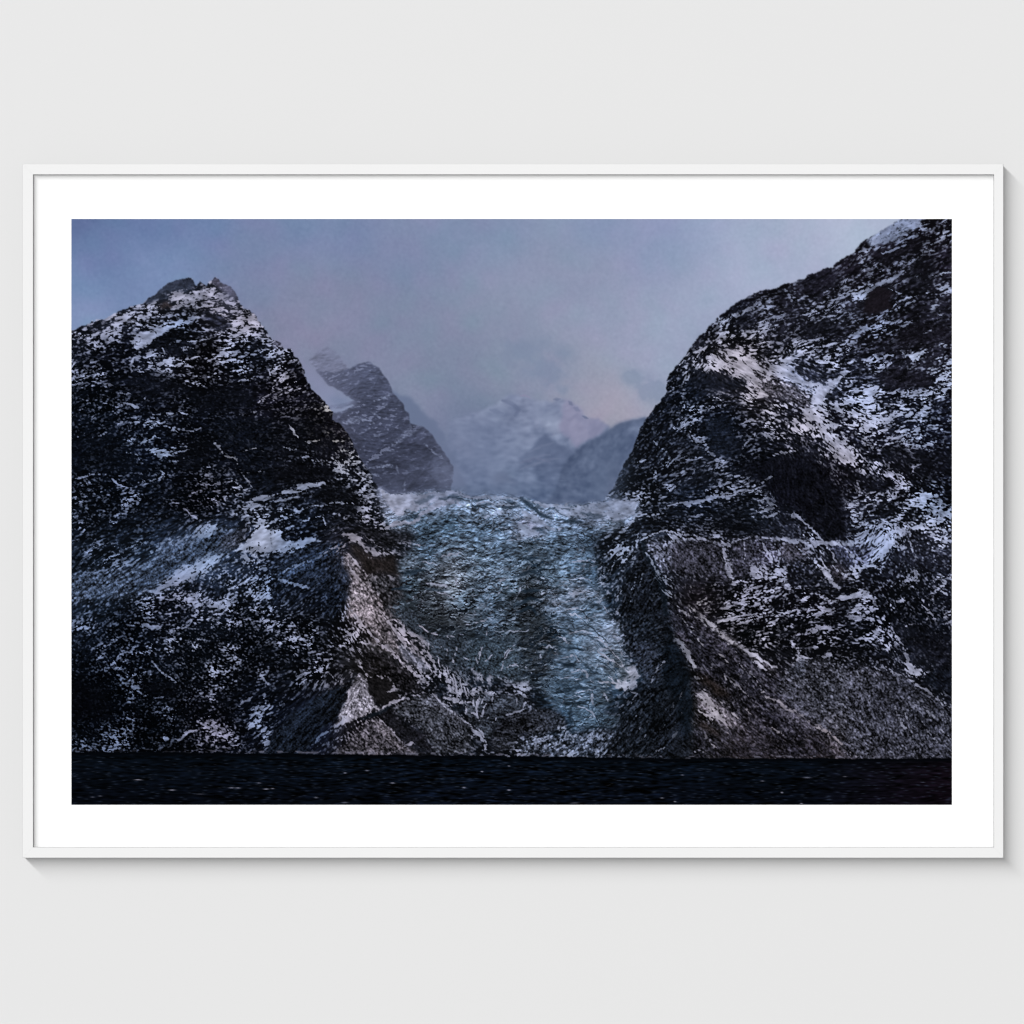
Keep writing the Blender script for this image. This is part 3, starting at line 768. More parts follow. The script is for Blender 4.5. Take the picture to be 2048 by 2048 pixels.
7 75 C4 220 690 290 720
5 90 C4 280 1020 400 1100
4 70 C4 430 890 560 1010 650 1110
7 99 C4 180 0 300 110 420 220 540 330 700 420 860 520 1020 600
4 -4 C4 230 0 340 90 460 200 580 310 740 400
9 -3 C4 0 320 60 450 150 600 200 740 225 900 215 1100
6 95 C4 30 300 110 400 180 500 240 590
5 80 B3 1690 1300 1770 1440 1860 1560 1932 1640
6 70 C4 540 360 640 430 740 470 900 620 1000 690
4 65 C4 60 10 200 130
8 -4 C4 640 450 720 460
8 -4 C4 860 640 930 650
5 -5 C4 480 320 600 390 760 500 860 550
3 70 C4 850 860 900 820
5 70 C4 860 850 1100 980 1300 1100 1500 1230 1700 1380 1800 1470
5 86 C4 450 180 540 160 640 100 770 90
8 82 C4 1200 290 1300 260 1450 220 1540 230
8 75 C4 1100 220 1170 170
8 80 C4 1150 340 1200 400 1240 460 1260 500
4 70 C4 1180 580 1240 500 1400 510
5 75 C4 1470 360 1570 310
6 80 C4 1380 100 1470 60 1580 30
6 75 C4 1660 240 1760 290
5 75 C4 1780 340 1860 310 1932 350
7 90 C4 1480 500 1570 490
9 80 C4 1730 120 1900 110
5 70 C4 230 1420 270 1400 330 1420
7 80 C5 1370 250 1430 350 1470 420 1510 520 1560 640
12 -4 C5 1310 60 1390 200 1490 380 1570 520 1700 620
4 70 C5 1340 640 1480 700 1650 800 1800 900 1932 1000
5 70 C5 1630 980 1800 1120
5 70 C5 1380 980 1440 1150 1540 1260
6 70 C5 1320 790 1330 900
4 70 C5 1010 640 1060 720
5 70 C5 1170 600 1230 630
3 60 C5 1740 860 1932 1010
3 60 C5 1750 900 1932 1050
6 75 C5 1130 190 1210 200
5 75 C5 1850 120 1932 80
"""

# ice: x y colour contrast debris%
GLAC = """760 990 8f96b2 12 4|800 980 9197b3 14 4|880 1000 7f8dab 20 6|940 1000 6d7f99 26 8|1000 1010 70819c 24 6|1060 1000 5d7089 24 8|1060 1060 8688a5 12 2|1120 1040 6c7e9a 18 4|1180 1030 74829e 14 2|1240 1010 7885a4 12 2|1230 1050 66788f 20 6
780 1060 75869f 22 10|850 1060 4f6a84 26 8|900 1050 46627c 28 8|960 1070 536c87 28 8|1000 1090 566e89 28 8|1050 1110 5f758e 26 8|1120 1080 5c7590 24 6|1180 1080 48607a 26 12|1150 1130 4f6b87 24 5|1190 1150 46627f 22 6
820 1130 5a6a7c 28 16|860 1100 4c6681 28 14|900 1140 6a7584 26 18|960 1120 5d7389 28 8|1000 1140 5f768f 26 6|1060 1090 4b5f70 26 30|1060 1130 3a4854 24 45|1060 1180 323a42 24 62|1055 1220 2b3037 22 70|1010 1180 5f7890 26 12|1120 1160 5f7992 24 6|1160 1190 7987a0 22 8|1180 1220 5b7590 24 4
820 1170 455a6c 26 34|870 1180 50565f 28 42|910 1170 6d7580 28 26|930 1200 4f6376 26 30|970 1200 58728e 26 6|985 1240 56708c 24 8|830 1220 2e3842 20 40|880 1230 383d43 22 52|920 1240 42474f 24 48|950 1220 4a5a6a 24 34
1110 1210 6d809b 22 6|1140 1240 607a97 20 2|1180 1260 6b829d 18 2|1210 1270 7d8da8 18 4|1080 1260 3a434c 22 58|1100 1290 30363d 22 60|1060 1290 2a2f36 22 60|1020 1260 4b5c6d 24 30|960 1290 273440 20 34|1000 1310 2e3f4e 20 26
900 1290 252f3a 20 42|860 1280 222b34 18 40|880 1330 222c38 18 40|930 1340 27343f 20 34|1000 1340 304252 20 22|1040 1340 333c46 22 50|1060 1370 2e3a46 20 36|1080 1330 30363e 22 52|1120 1320 546f8b 16 3|1150 1290 5b7691 14 2|1180 1300 6c829b 14 2
1130 1360 516d88 14 2|1170 1350 587491 16 2|1210 1330 667b92 18 10|1230 1330 4a525c 18 30|1140 1400 4c6680 18 8|1180 1400 56708a 22 12|1220 1390 3a444e 22 40|1160 1430 48627a 20 8|1200 1440 435a70 24 16|1170 1470 5b6f86 26 26"""

GSNOW = """
l .8 9 B2 1560 722 1740 724 1900 750
l .75 9 B3 -60 740 100 765 300 768 440 770
l .75 9 B3 560 800 750 832 1000 842
l .7 7 B3 40 800 200 830 420 830
l .65 6 B2 1600 840 1760 820 1900 850
l -.6 6 B3 30 780 120 790
l -.6 5 B3 330 790 420 800
l -.5 5 B3 640 850 720 860
l .75 4 C3 830 300 900 320 960 380
l .7 3 C3 880 520 980 500 1060 520
l .75 3 C3 960 640 1060 620 1090 640
l .7 3 C3 1180 330 1260 340 1330 400
l .75 3 C3 840 700 960 690 1080 720
l .7 4 C3 1000 850 1100 820 1190 840
l .7 3 C3 900 900 1000 880 1150 900
l .8 4 C3 1040 980 1150 1010 1200 1090
l -.7 5 C3 820 380 900 420 1000 425 1090 440
l -.6 4 C3 1120 300 1220 340 1300 420
l -.6 4 C3 1100 560 1180 640 1260 680
l -.7 6 C3 860 570 940 590 1010 570
l -.6 4 C3 820 760 920 780 1010 770
l -.6 4 C3 1180 500 1280 560 1380 650
l -.7 5 C3 900 820 1010 800 1130 800
l -.5 3 C3 1040 720 1060 780
l -.6 5 C3 700 60 760 130 780 220
l -.5 4 B3 960 1500 1080 1480 1180 1500
l -.5 4 B3 1000 1600 1100 1590 1200 1620
l .7 4 B3 960 1560 1060 1540 1160 1560
l .7 3 B3 1040 1680 1140 1660 1230 1700
l -.5 5 B3 1100 1780 1200 1800 1290 1850
p .95 3 B2 1010 640 1140 715 1300 728 1560 716 1740 718 1700 800 1560 830 1420 900 1300 900 1200 960 1150 860 1080 760
l .9 12 B2 1400 960 1550 870 1720 800 1800 790
l .85 10 B2 1100 1060 1200 1010 1330 1010 1430 970
p .95 3 B3 470 880 560 900 700 980 800 1050 980 1080 760 1085 640 1010 500 960
p .9 3 B3 420 1010 500 1000 600 1060 690 1130 560 1130 480 1130
l .85 4 B3 330 1180 450 1160 560 1170
p .75 3 B3 100 920 380 880 350 930 150 980
p .85 4 B3 760 820 1000 840 1300 820 1600 770 1590 920 1350 990 1150 960 900 930
p .7 4 B3 1000 1080 1100 1040 1300 990 1400 960 1300 1000 1150 1060
l -.8 9 B3 480 760 520 790 600 860 700 940 800 965
l -.6 8 B3 840 980 960 990 1060 1000
l -.55 9 B3 1060 910 1150 930 1250 930
l -.5 3 B3 880 860 960 880
l -.5 3 B3 800 850 880 920
l -.4 4 B3 1080 970 1200 960 1300 940
l -.6 7 B3 0 840 100 850 180 830
l -.6 7 B3 260 860 400 860 500 830
l -.5 8 B3 600 1060 680 1080 720 1100
l -.5 10 B2 1400 800 1500 790 1570 750
l -.5 9 B2 1250 970 1350 950 1420 940
l -.6 10 B2 1640 780 1760 760 1850 790
l .8 5 B2 1500 1590 1600 1610 1700 1620
l .75 4 B2 1550 1650 1700 1700 1850 1790
l .75 4 B2 1760 1520 1800 1600 1840 1590
l .75 5 B2 1640 1310 1760 1320 1850 1300
l .75 4 B2 1390 1220 1500 1240
l .7 4 B2 1450 1390 1600 1400
l -.7 8 B2 1260 1490 1380 1490 1500 1470
l -.7 6 B2 1180 1650 1280 1640 1340 1620
l -.6 6 B2 1480 1640 1600 1650 1700 1660
p .75 3 B3 900 1690 1000 1640 1060 1680 1000 1740
l .8 5 B3 270 1560 340 1560
l .75 4 B3 240 1720 330 1640 380 1590
l .75 4 B3 430 1720 480 1660 500 1600
l .7 4 B3 650 1690 720 1680
l .7 4 B3 960 1400 1100 1370 1200 1380
l .7 4 B3 900 1770 1000 1760
l .8 5 B3 900 1850 1000 1840 1080 1850
l .75 4 B3 1290 1800 1340 1880
l .75 5 B3 900 1910 1020 1910 1060 1932
l -.7 6 B3 500 1340 650 1350
l -.7 5 B3 560 1410 700 1450
l -.7 7 B3 420 1540 560 1480 700 1520
l -.7 7 B3 500 1660 660 1660
l -.7 8 B3 420 1800 560 1740 680 1760
l -.7 8 B3 440 1870 560 1830 640 1900
"""

# ground of small broken stone
FINE = [('B1', '0 1500 560 1440 860 1200 1330 1030 1932 1010 1932 1480 1400 1560 900 1720 0 1780', 1),
        ('B2', '0 1330 700 1200 760 1080 1100 1300 1250 1560 1130 1932 450 1932 560 1620 0 1480', 1),
        ('C2', '740 -100 1000 0 1250 280 1550 640 1932 1180 1932 1450 0 1450 0 1250 480 840 850 640 1000 640 800 200', .9),
        ('C4', '-60 -100 200 0 560 320 1000 600 1240 530 1932 640 1932 1500 0 1500', 1), ('C5', '900 500 1500 680 1932 880 1932 1500 900 1500', 1),
        ('C3', '1450 200 1932 0 1932 1480 1300 1480 1400 1000 1620 700', .9), ('B3', '1690 1190 1932 1190 1932 1932 1300 1932 1300 1700', .7),
        ('B4', '0 1180 600 1200 1300 1200 1200 1420 560 1560 0 1500', .9), ('A4', '430 1260 640 1270 1000 1400 1300 1700 1500 1932 1200 1932 900 1700 560 1400', .6)]

# faces with a tone of their own: colour | grain | strength | feather | tile | outline   (g = on the ice)
FACES = """
0a0c12 25 60 7 A1 560 1520 900 1480 1060 1560 1000 1720 700 1740 560 1660
090c13 25 55 8 B1 0 180 400 150 620 400 560 520 200 520 0 540
0a0c12 25 60 7 B1 1000 240 1340 200 1380 420 1100 500 1000 420
0b0d13 28 55 8 B2 0 0 560 0 680 240 600 340 260 330 0 400
0a0b0f 25 65 6 B2 500 640 700 640 800 680 880 800 800 1000 560 900 480 760
0a0b10 20 70 5 B2 240 460 600 480 640 560 540 600 300 600 100 640 0 640 0 480
12131a 28 55 7 A4 1300 1000 1700 900 1932 860 1932 900 1700 1000 1450 1150 1200 1200 1150 1100
15151d 28 55 6 A4 1180 700 1300 560 1560 480 1680 620 1400 720
12141b 25 40 7 B4 0 240 300 230 420 420 560 560 700 620 500 640 200 660 0 600
0c0e14 28 60 6 B4 200 1000 500 960 800 1000 1000 1080 760 1120 400 1120 300 1090
14151c 25 55 7 A5 1500 420 1740 330 1820 560 1640 720 1500 640
0f1016 28 60 7 B5 1300 280 1560 290 1932 330 1932 480 1640 620 1440 500
101117 30 55 6 C5 1330 200 1600 180 1932 380 1932 560 1600 560 1480 400
05060a 25 70 9 C1 -20 700 400 800 360 1100 -20 1100
05060a 25 70 7 C1 650 750 1000 760 1020 900 860 860 720 860
48434a 50 66 4 C4 20 180 80 340 190 500 280 620 440 720 620 920 520 920 300 660 140 330
55505a 50 50 3 C4 60 -20 240 120 420 290 640 480 900 690 1000 760 940 760 700 600 420 380 180 180
2c3140 15 80 2 A1 690 820 840 710 1020 610 1130 580 1190 640 1180 680 1060 720 940 710 840 780 740 830
4c4a5c 15 75 2 A1 1370 610 1440 590 1560 660 1615 770 1560 760 1460 690 1380 640
0b0d13 30 70 3 A1 640 1300 760 1200 900 1110 1040 1060 1130 1090 1130 1180 1250 1300 1040 1340 900 1250 800 1260 680 1300
0a0c12 25 70 5 A1 1000 1560 1250 1700 1500 1640 1800 1700 1750 1850 1300 1860 1150 1780
4a3a34 30 50 3 A1 840 830 960 800 970 860 880 850
0b0e15 35 60 6 B1 1270 60 1450 0 1932 0 1932 740 1780 720 1700 600 1620 430 1400 200
46536b 35 65 6 B1 0 1510 250 1480 560 1440 850 1330 860 1200 1100 1150 1240 1060 1330 1030 1470 1060 1590 1080 1560 1280 1480 1320 1400 1420 1150 1580 900 1680 600 1720 300 1740 0 1760
2a3548 40 60 5 B1 560 1620 900 1430 1330 1130 1480 1080 1560 1090 1350 1290 1000 1470 800 1600 640 1690
26272f 50 60 4 B1 1480 1110 1600 1080 1740 1000 1700 1150 1580 1280 1400 1300 1440 1170
1c2331 50 60 6 B2 0 1330 330 1240 640 1190 720 1220 690 1300 700 1440 770 1590 740 1740 600 1932 430 1932 560 1700 380 1620 100 1520 0 1480
3f4f6c 45 55 5 B2 80 1500 400 1340 690 1190 720 1220 520 1340 300 1450 120 1560
1f1b1b 20 85 4 B2 740 1220 860 1240 1000 1340 1200 1330 1200 1400 1260 1540 1080 1480 940 1480 800 1330
6b656d 38 62 3 B2 690 1280 760 1310 900 1470 960 1560 1100 1900 1130 1932 740 1932 760 1700 780 1590 720 1450
7d7680 36 55 5 B2 760 1640 900 1720 1060 1900 1130 1932 735 1932
33343a 50 60 5 B2 940 1500 1250 1560 1300 1680 1400 1850 1150 1850 1080 1760
18181c 40 60 4 B2 800 1060 1050 1060 1340 1100 1360 1200 1200 1230 1100 1280 900 1130
6f6870 36 60 3 C2 740 -40 980 -40 1160 190 1230 330 1190 360 1000 300 860 190
4a4549 45 60 4 C2 860 190 1000 300 1200 340 1300 500 1160 470 1030 430 900 280
17161a 50 70 4 C2 880 430 1060 470 1250 560 1420 740 1480 850 1300 840 1180 740 1000 690 880 600
131821 50 82 3 C2 850 640 740 790 640 1060 380 1340 300 1445 -20 1445 -20 1300 200 1030 480 850 740 730
8a8796 28 72 1.5 C2 850 650 930 740 990 980 880 1080 700 1140 610 1170 680 1020 740 870
151416 20 90 2 C2 940 700 1080 700 1180 760 1180 850 1240 930 1080 970 1000 940 950 820
3a383f 45 75 3 C2 1000 1100 1100 1180 1250 1310 1400 1400 1400 1440 600 1440 760 1300 900 1180
57535b 40 60 3 C2 1000 1100 1110 1180 1250 1310 1310 1380 1200 1400 1050 1250
35373f 45 75 3 C2 1160 1000 1300 930 1480 880 1600 900 1800 1060 1932 1180 1932 1430 1600 1430 1500 1250
5b5d6c 40 60 4 C2 1420 900 1600 880 1750 1010 1850 1120 1932 1200 1800 1180 1600 1000
15151a 35 85 3 C2 1080 1080 1160 1000 1300 1180 1500 1250 1560 1430 1400 1330 1260 1310 1160 1200
g303742 42 72 6 C2 1180 30 1420 50 1440 180 1600 300 1932 320 1932 800 1850 720 1700 600 1560 480 1500 340 1300 230
g35404c 42 72 6 C3 -20 350 400 350 480 560 500 700 300 720 120 690 -20 620
g6f7183 20 75 3 C2 1200 330 1330 420 1480 540 1530 660 1420 620 1280 500
g2f343e 45 78 3 C3 -60 900 100 870 250 880 560 870 520 1000 380 1050 220 1200 150 1330 60 1200 -60 1080
g22242b 55 78 3 C3 520 1000 740 1000 900 1060 940 1160 860 1230 500 1240 350 1400 200 1400 240 1200 400 1050
g4a5162 55 60 5 C3 500 1260 900 1260 1380 1210 1300 1440 450 1450
14181f 60 60 6 C3 1450 300 1560 560 1640 700 1600 850 1440 1060 1390 1200 1300 1450 1932 1480 1932 0 1500 0
282c38 50 50 7 C3 1560 380 1800 380 1880 700 1700 760 1600 600
0c1118 32 88 4 C4 -90 620 -40 300 -20 200 40 340 170 620 230 900 225 1120 160 1320 60 1250 60 950 -40 800
14171e 55 60 6 C4 -160 1480 -60 1000 60 1000 150 1320 230 1100 220 1490
21212a 60 60 4 C4 -20 -50 180 0 420 220 700 420 1020 610 1300 900 1800 1470 220 1480 240 1100 200 600 0 200
4b4850 45 60 4 C4 180 0 420 220 700 420 1020 600 1000 690 740 480 540 360 300 140
77717c 40 60 4 C4 240 850 340 850 470 960 700 1200 560 1200 400 1080 280 980
221c1a 25 80 4 C4 220 640 480 790 560 870 440 880 300 780
1f1a19 30 80 4 C4 240 1100 460 1200 490 1290 300 1200
4d4b57 42 55 4 C4 850 840 1100 960 1500 1220 1800 1450 1720 1470 1400 1270 1100 1100
544e56 35 55 4 C4 1500 1300 1800 1470 1600 1470
35363f 52 70 4 C4 1240 530 1430 525 1650 590 1932 650 1932 1470 1800 1470 1400 1130 1000 860 1080 640 1180 580
484c5b 35 65 5 C4 1240 530 1330 560 1300 700 1150 700 1160 620
33343e 58 62 4 C5 900 560 1300 640 1500 690 1800 900 1940 1000 1940 1480 900 1480
0d1017 40 60 4 C5 1600 700 1932 560 1932 880 1780 840
34343f 45 75 4 B4 0 1200 310 1170 480 1230 540 1420 580 1590 300 1500 0 1480
33333f 42 75 4 B4 610 1200 780 1180 820 1330 800 1500 640 1540 560 1400
44434f 40 70 5 B4 1070 1190 1260 1200 1330 1320 1130 1400 1040 1300
55556a 50 50 6 B4 800 1180 1000 1170 1060 1300 1000 1420 860 1420 760 1320
515672 45 55 5 B4 1480 1210 1932 1220 1932 1420 1700 1420 1560 1300
45424e 42 60 4 B4 1500 1420 1660 1440 1760 1560 1600 1580
0b0c12 35 80 6 B4 830 380 1000 370 1300 380 1480 480 1600 640 1660 760 1700 1180 1480 1170 1300 980 1180 880 1000 700 880 600 700 540 690 450
12161f 30 70 6 B4 330 0 640 0 560 120 700 280 560 340 420 330 360 240 320 100
5c5f72 52 60 4 B3 1690 1190 1932 1200 1932 1500 1800 1430 1700 1310
12151c 55 70 5 B3 1660 1180 1700 1330 1760 1480 1900 1932 1500 1932 1450 1700 1560 1450
6e6b78 52 50 6 A4 430 1260 640 1270 900 1390 1100 1560 1330 1690 1380 1800 1250 1830 1000 1700 760 1560 560 1420
7f8aa8 35 55 4 A4 1120 1340 1240 1270 1160 1450 1320 1560 1480 1600 1700 1480 1600 1590 1500 1700 1480 1780 1380 1810 1330 1690 1100 1560 960 1450
18151b 12 95 2 A5 1110 740 1200 670 1300 660 1380 720 1330 860 1220 910 1080 920 1070 840
15141b 25 70 5 A5 1440 260 1700 180 1600 300 1400 400 1250 420 1150 330
14131a 25 70 5 A5 1420 1080 1520 1010 1760 1000 1930 1100 1930 1200 1700 1190 1500 1250 1330 1250 1400 1180
14131a 25 70 5 A5 1180 1500 1380 1430 1740 1520 1700 1630 1300 1640 1240 1560
77839f 30 80 2 A5 1090 230 1180 160 1430 5 1660 5 1600 70 1420 190 1290 250 1200 270 1130 290
10131b 28 70 5 A4 200 1420 350 1500 540 1540 720 1560 740 1600 600 1640 400 1660 160 1640
"""

ICE2 = "C2 1180 30 1440 100 1932 100|C3 600 800 540 1000 350 1100 200 1400 50 1420 -60 1250|C2 1700 1000 1600 860 1560 650 1500 400 1300 230"
def table(s, f):
    rows = []
    for e in s.replace('\n', '|').split('|'):
        e = e.split()
        if e: rows.append(f(e))
    return rows

def paint():
    # ---- sky and the hazy far shapes
    img = idw(table(SKY, lambda e: [float(e[0]), float(e[1]), *hx(e[2])]), 3.2, 45)
    cl = fbm(40, 6, .62); img = img * np.array([1.015, 1.003, .982], np.float32) + (cl * .007)[..., None] * np.array([1, .95, .9], np.float32)
    img += (gnoise(1.3) * .0045)[..., None] + (gnoise(9) * .004)[..., None] * np.array([1.2, -.3, .4], np.float32)
    wis = np.zeros((NY, NX), np.float32)
    for x, y, r, a in ((1258, 752, 12, .5), (1290, 772, 16, .55), (1310, 785, 14, .5), (1275, 785, 10, .4), (1298, 800, 10, .3), (1030, 700, 30, .25), (1090, 735, 35, .25), (1110, 770, 22, .3), (1120, 720, 25, .2)):
        wis += a * np.exp(-((GX + cl * 6 - x) ** 2 + (GY - y) ** 2) / (2 * r * r))
    img = over(img, hx('74849f'), np.clip(wis * (.7 + .5 * fbm(8, 3)), 0, .42))
    n8, n3 = fbm(10, 4), gnoise(1.6)
    ca = idw(table(ANG, lambda e: [float(e[0]), float(e[1]), math.cos(2 * math.radians(float(e[2]))), math.sin(2 * math.radians(float(e[2]))), float(e[3])]), 3, 12)
    th = .5 * np.arctan2(ca[..., 1], ca[..., 0]) + .10 * fbm(25, 3); ln = ca[..., 2]
    dx, dy = np.cos(th), np.sin(th)
    jx, jy = np.meshgrid(np.arange(NX, dtype=np.float32), np.arange(NY, dtype=np.float32))

    def streak(base, k, steps=8):
        o = base.copy()
        for sg in (1, -1):
            x, y = jx.copy(), jy.copy()
            st = sg * ln * k * Q / steps
            for i in range(steps):
                ii = np.clip(x, 0, NX - 1).astype(np.int32); jj = np.clip(y, 0, NY - 1).astype(np.int32)
                x = x + dx[jj, ii] * st; y = y + dy[jj, ii] * st
                o += bil(base, x, y) * (1 - i / steps * .6)
        # even the contrast out where the streaks are long
        v = np.sqrt(fftblur(o * o, 14 * Q)) + 1e-3
        return (o / v).astype(np.float32)

    P = multi(FAR_PEAK); m = poly(P, .8, 2.5)
    yy = np.clip((GY - 790) / 200, 0, 1)[..., None]
    fz = norm(streak(gnoise(1.6), .8) + .8 * gnoise(3) + .8 * n8)
    c = hx('858ea9') * (1 - yy) + hx('606f8d') * yy + (n8 * .012 + fz * .026)[..., None]
    img = over(img, c, m * (1 - .25 * sst(n8, 0, 1.5)))
    img = over(img, hx('8b88a5'), poly(multi(FAR_SUN), 1.2, 3) * .6)
    for s, a in (("A3 290 1750 340 1710 400 1700 470 1715 440 1760 360 1760", .45), ("A3 330 1790 420 1780 470 1830 430 1880 370 1850", .5), ("A3 180 1840 320 1830 380 1890 300 1932 200 1920", .35), ("B3 0 60 200 40 380 60 420 110 250 160 60 160", .22), ("A3 560 1800 700 1790 860 1800 880 1932 620 1932", .30)):
        img = over(img, hx('667290'), poly(multi(s), 1.6, 4) * a)
    for s, wd, a in (("A3 300 1760 400 1790 460 1850 420 1900", 9, .5), ("A3 800 1745 860 1745", 6, .4), ("A3 945 1775 975 1800", 7, .45), ("A3 1000 1835 1040 1855", 8, .35), ("A3 190 1850 300 1880", 8, .3), ("A3 1080 1910 1130 1925", 4, .6)):
        img = over(img, hx('5d6784'), line(multi(s), wd, .35) * a)
    for s, wd, a in (("A3 470 1705 560 1730", 5, .6), ("B3 480 430 640 400 760 420", 6, .25)):
        img = over(img, hx('8a88a4'), line(multi(s), wd) * a)
    g = fftblur(poly(multi(MID_PEAK), 1, 2), 1.5)
    fade = np.clip(1.1 - (GY - 870) / 90, .25, 1)
    img = over(img, hx('56627f'), g * fade * .85)
    for s in ("B3 560 330 700 260 800 230", "B3 520 400 640 370 760 350", "B3 600 470 720 400 860 380", "B3 480 490 600 450 660 430"):
        img = over(img, hx('78819c'), line(multi(s), 6, .4) * .28)
    img = over(img, hx('5f6984'), poly(multi(MID_LOW), 1.5, 5) * .6)
    fog = np.exp(-((GX - 960) / 60) ** 2 - ((GY - 900) / 90) ** 2) * .5
    img = over(img, hx('6b7795'), fog)
    # back ridges
    m = poly(multi(BACK_RIDGE), 1, 3)
    t = np.clip((GY - 780) / 200, 0, 1)[..., None]
    img = over(img, hx('66728f') * (1 - t) + hx('5f6b87') * t, m * .85)
    m = poly(multi(SMOOTH_RIDGE), .7, 3.2)
    t = np.clip((GY - 840) / 150, 0, 1)[..., None]; u = np.clip((GX - 1120) / 170, 0, 1)[..., None]
    c = (hx('5e6b88') * (1 - t) + hx('505e7c') * t) * (.93 + .07 * u)
    e = np.clip(m - fftblur(m, 9), 0, 1)
    img = over(img, c + (n3 * .010 + n8 * .014 + fz * .020)[..., None], m * (1 - .25 * sst(GY, 900, 990)))
    img = over(img, hx('434f6a'), np.clip(e * 1.1 * (GY < 960), 0, .55))
    # second mountain, greyed by the air
    sf = streak(gnoise(.70), .22); sm = streak(gnoise(1.0), .40); sl = streak(gnoise(2.6), .8)
    sL = streak(gnoise(.72), 1.4, 12); clump = norm(streak(gnoise(6), 1.1) + .6 * fbm(18, 4))
    iso = gnoise(.95)
    # a rough relief; what faces up holds the snow and the light
    def relief(sizes, k, flat=1.0):
        h = 0
        for s_ in sizes:
            n_ = gnoise(s_, s_ / flat)
            if k: n_ = norm(streak(n_, k))
            r_ = 1 - np.abs(n_ + .4 * n8)
            h = h + r_ * s_ ** .85
        gy = np.zeros_like(h); gx = np.zeros_like(h)
        gy[1:-1] = h[2:] - h[:-2]; gx[:, 1:-1] = h[:, 2:] - h[:, :-2]
        return norm(np.clip(norm(gy + .35 * gx), -2.6, 2.6))
    sX = streak(gnoise(1.3), 2.4, 16)
    hs = relief((8, 4, 2.2, 1.3, .8), .85)
    det = norm(.50 * sf + .26 * sm + .12 * sl + .26 * sL + .28 * iso + .62 * hs)
    nf = norm(.8 * sf + .6 * gnoise(.7))
    fine = np.zeros((NY, NX), np.float32)
    for t_, s_, v in FINE:
        fine = np.maximum(fine, v * poly(pts(t_, s_), 1.5, 9))
    nr = rank(det); nfine = rank(norm(.75 * sf + .65 * gnoise(.66) + .22 * sm + .25 * sL))
    nr = rank(nr * (1 - fine) + nfine * fine)
    nr2 = rank(norm(.8 * sf + .5 * gnoise(.7) + .3 * sm))
    m = poly(multi(FAINT_PEAK), .7, 1.6) * (1 - .45 * sst(n8, -.2, 1.6))
    img = over(img, hx('70748d') * (1 + (.03 * det + .045 * hs)[..., None]), m * .85)
    sec = poly(multi(SECOND), .6, 1.2)
    t = np.clip((GY - 720) / 260, 0, 1)[..., None]
    c = hx('50566e') * (1 - t) + hx('34384a') * t
    c = c * (1 + (.05 * det + .04 * hs + .05 * n8)[..., None])
    img = over(img, c, sec)
    left_fade = np.clip((GX - 640) / 90, 0, 1)
    sc_ = np.zeros((NY, NX), np.float32) + .035
    slin = np.zeros((NY, NX), np.float32)
    sc_ += .22 * np.exp(-((GX - 700) / 55) ** 2 - ((GY - 745) / 35) ** 2) + .2 * np.exp(-((GX - 740) / 50) ** 2 - ((GY - 830) / 35) ** 2)
    for wd, a, s in ((8, .6, "B2 700 40 840 20"), (8, .55, "B2 1180 260 1300 160 1420 70 1560 20"), (3, .55, "B2 1500 260 1600 340 1670 390"), (3, .5, "B2 1220 460 1240 520"), (4, .6, "B2 920 470 1050 470 1180 460"),
                     (5, .65, "A2 1000 1760 1100 1720 1180 1690"), (3, .6, "A2 1050 1800 1130 1790"), (4, .6, "B2 850 0 1000 60"), (3, .5, "B2 1000 160 1090 150"), (4, .5, "B2 940 530 1060 560"), (3, .5, "A2 960 1880 1050 1920"), (4, .5, "B2 1100 330 1190 310"), (3, .45, "B2 1280 700 1300 600")):
        slin = np.maximum(slin, a * line(multi(s), wd * 1.5, .8))
    sc_ = np.maximum(sc_, .85 * poly(multi("B2 910 430 970 350 1050 300 1180 270 1100 330 1000 380"), 1, 1.5))
    sc_ = sc_ * (1 - .8 * poly(multi('A2 600 1600 900 1560 1120 1560 1180 1680 1000 1760 800 1760 640 1660'), 1, 6)); sn = sst(nr + sc_ - 1, -.08, .14)
    img = over(img, hx('787f9a'), sn * sec * .6)
    img = over(img, hx('7d86a2'), np.clip(slin * (.75 + .35 * nf), 0, .9) * sec * .95)
    img = over(img, img * .5 + hx('7d7c97') * .5, sec * (1 - left_fade) * .5)
    gl = poly(multi(GULLY), 1.3, 6) * (.86 + .14 * np.clip(sl, -1, 1))
    t = np.clip((GY - 690) / 140, 0, 1)[..., None]
    img = over(img, hx('8685a2') * (1 - t) + hx('858fae') * t, gl * .92)
    img = over(img, hx('6b7a97'), poly(multi("A2 560 1740 640 1715 760 1760 740 1800 620 1810"), 1.0, 5) * .5)
    img = over(img, hx('8791ae'), line(multi("A2 560 1840 640 1860 800 1810"), 7) * .8)

    # thin mist drifting over the second mountain's foot and shoulder
    ms = .42 * np.exp(-((GX - 905) / 40) ** 2 - ((GY - 900) / 90) ** 2) + .28 * np.exp(-((GX - 650) / 50) ** 2 - ((GY - 745) / 50) ** 2) + .22 * np.exp(-((GX - 830) / 90) ** 2 - ((GY - 960) / 40) ** 2)
    img = over(img, hx('747d9a'), np.clip(ms * (1 + .3 * n8), 0, .6))

    # ---- the near land
    land = np.maximum(poly(multi(LEFT), .9, .9), poly(multi(RIGHT), .9, .9))
    g = np.array([[int(ch) for ch in r] for r in COV], np.float32) / 9.5
    # cells of sky take the value of the land below them
    fy = (GY - PY0) / 40 - .5; fx = (GX - PX0) / 40 - .5
    cov = bil(g, np.clip(fx, 0, 43 - .01), np.clip(fy, 0, 29 - .01)).astype(np.float32)
    cov = .72 * cov ** 1.12 - .005
    cov += .05 * fbm(14, 3)
    expl = np.zeros((NY, NX), np.float32)       # drifts and bands of whole snow
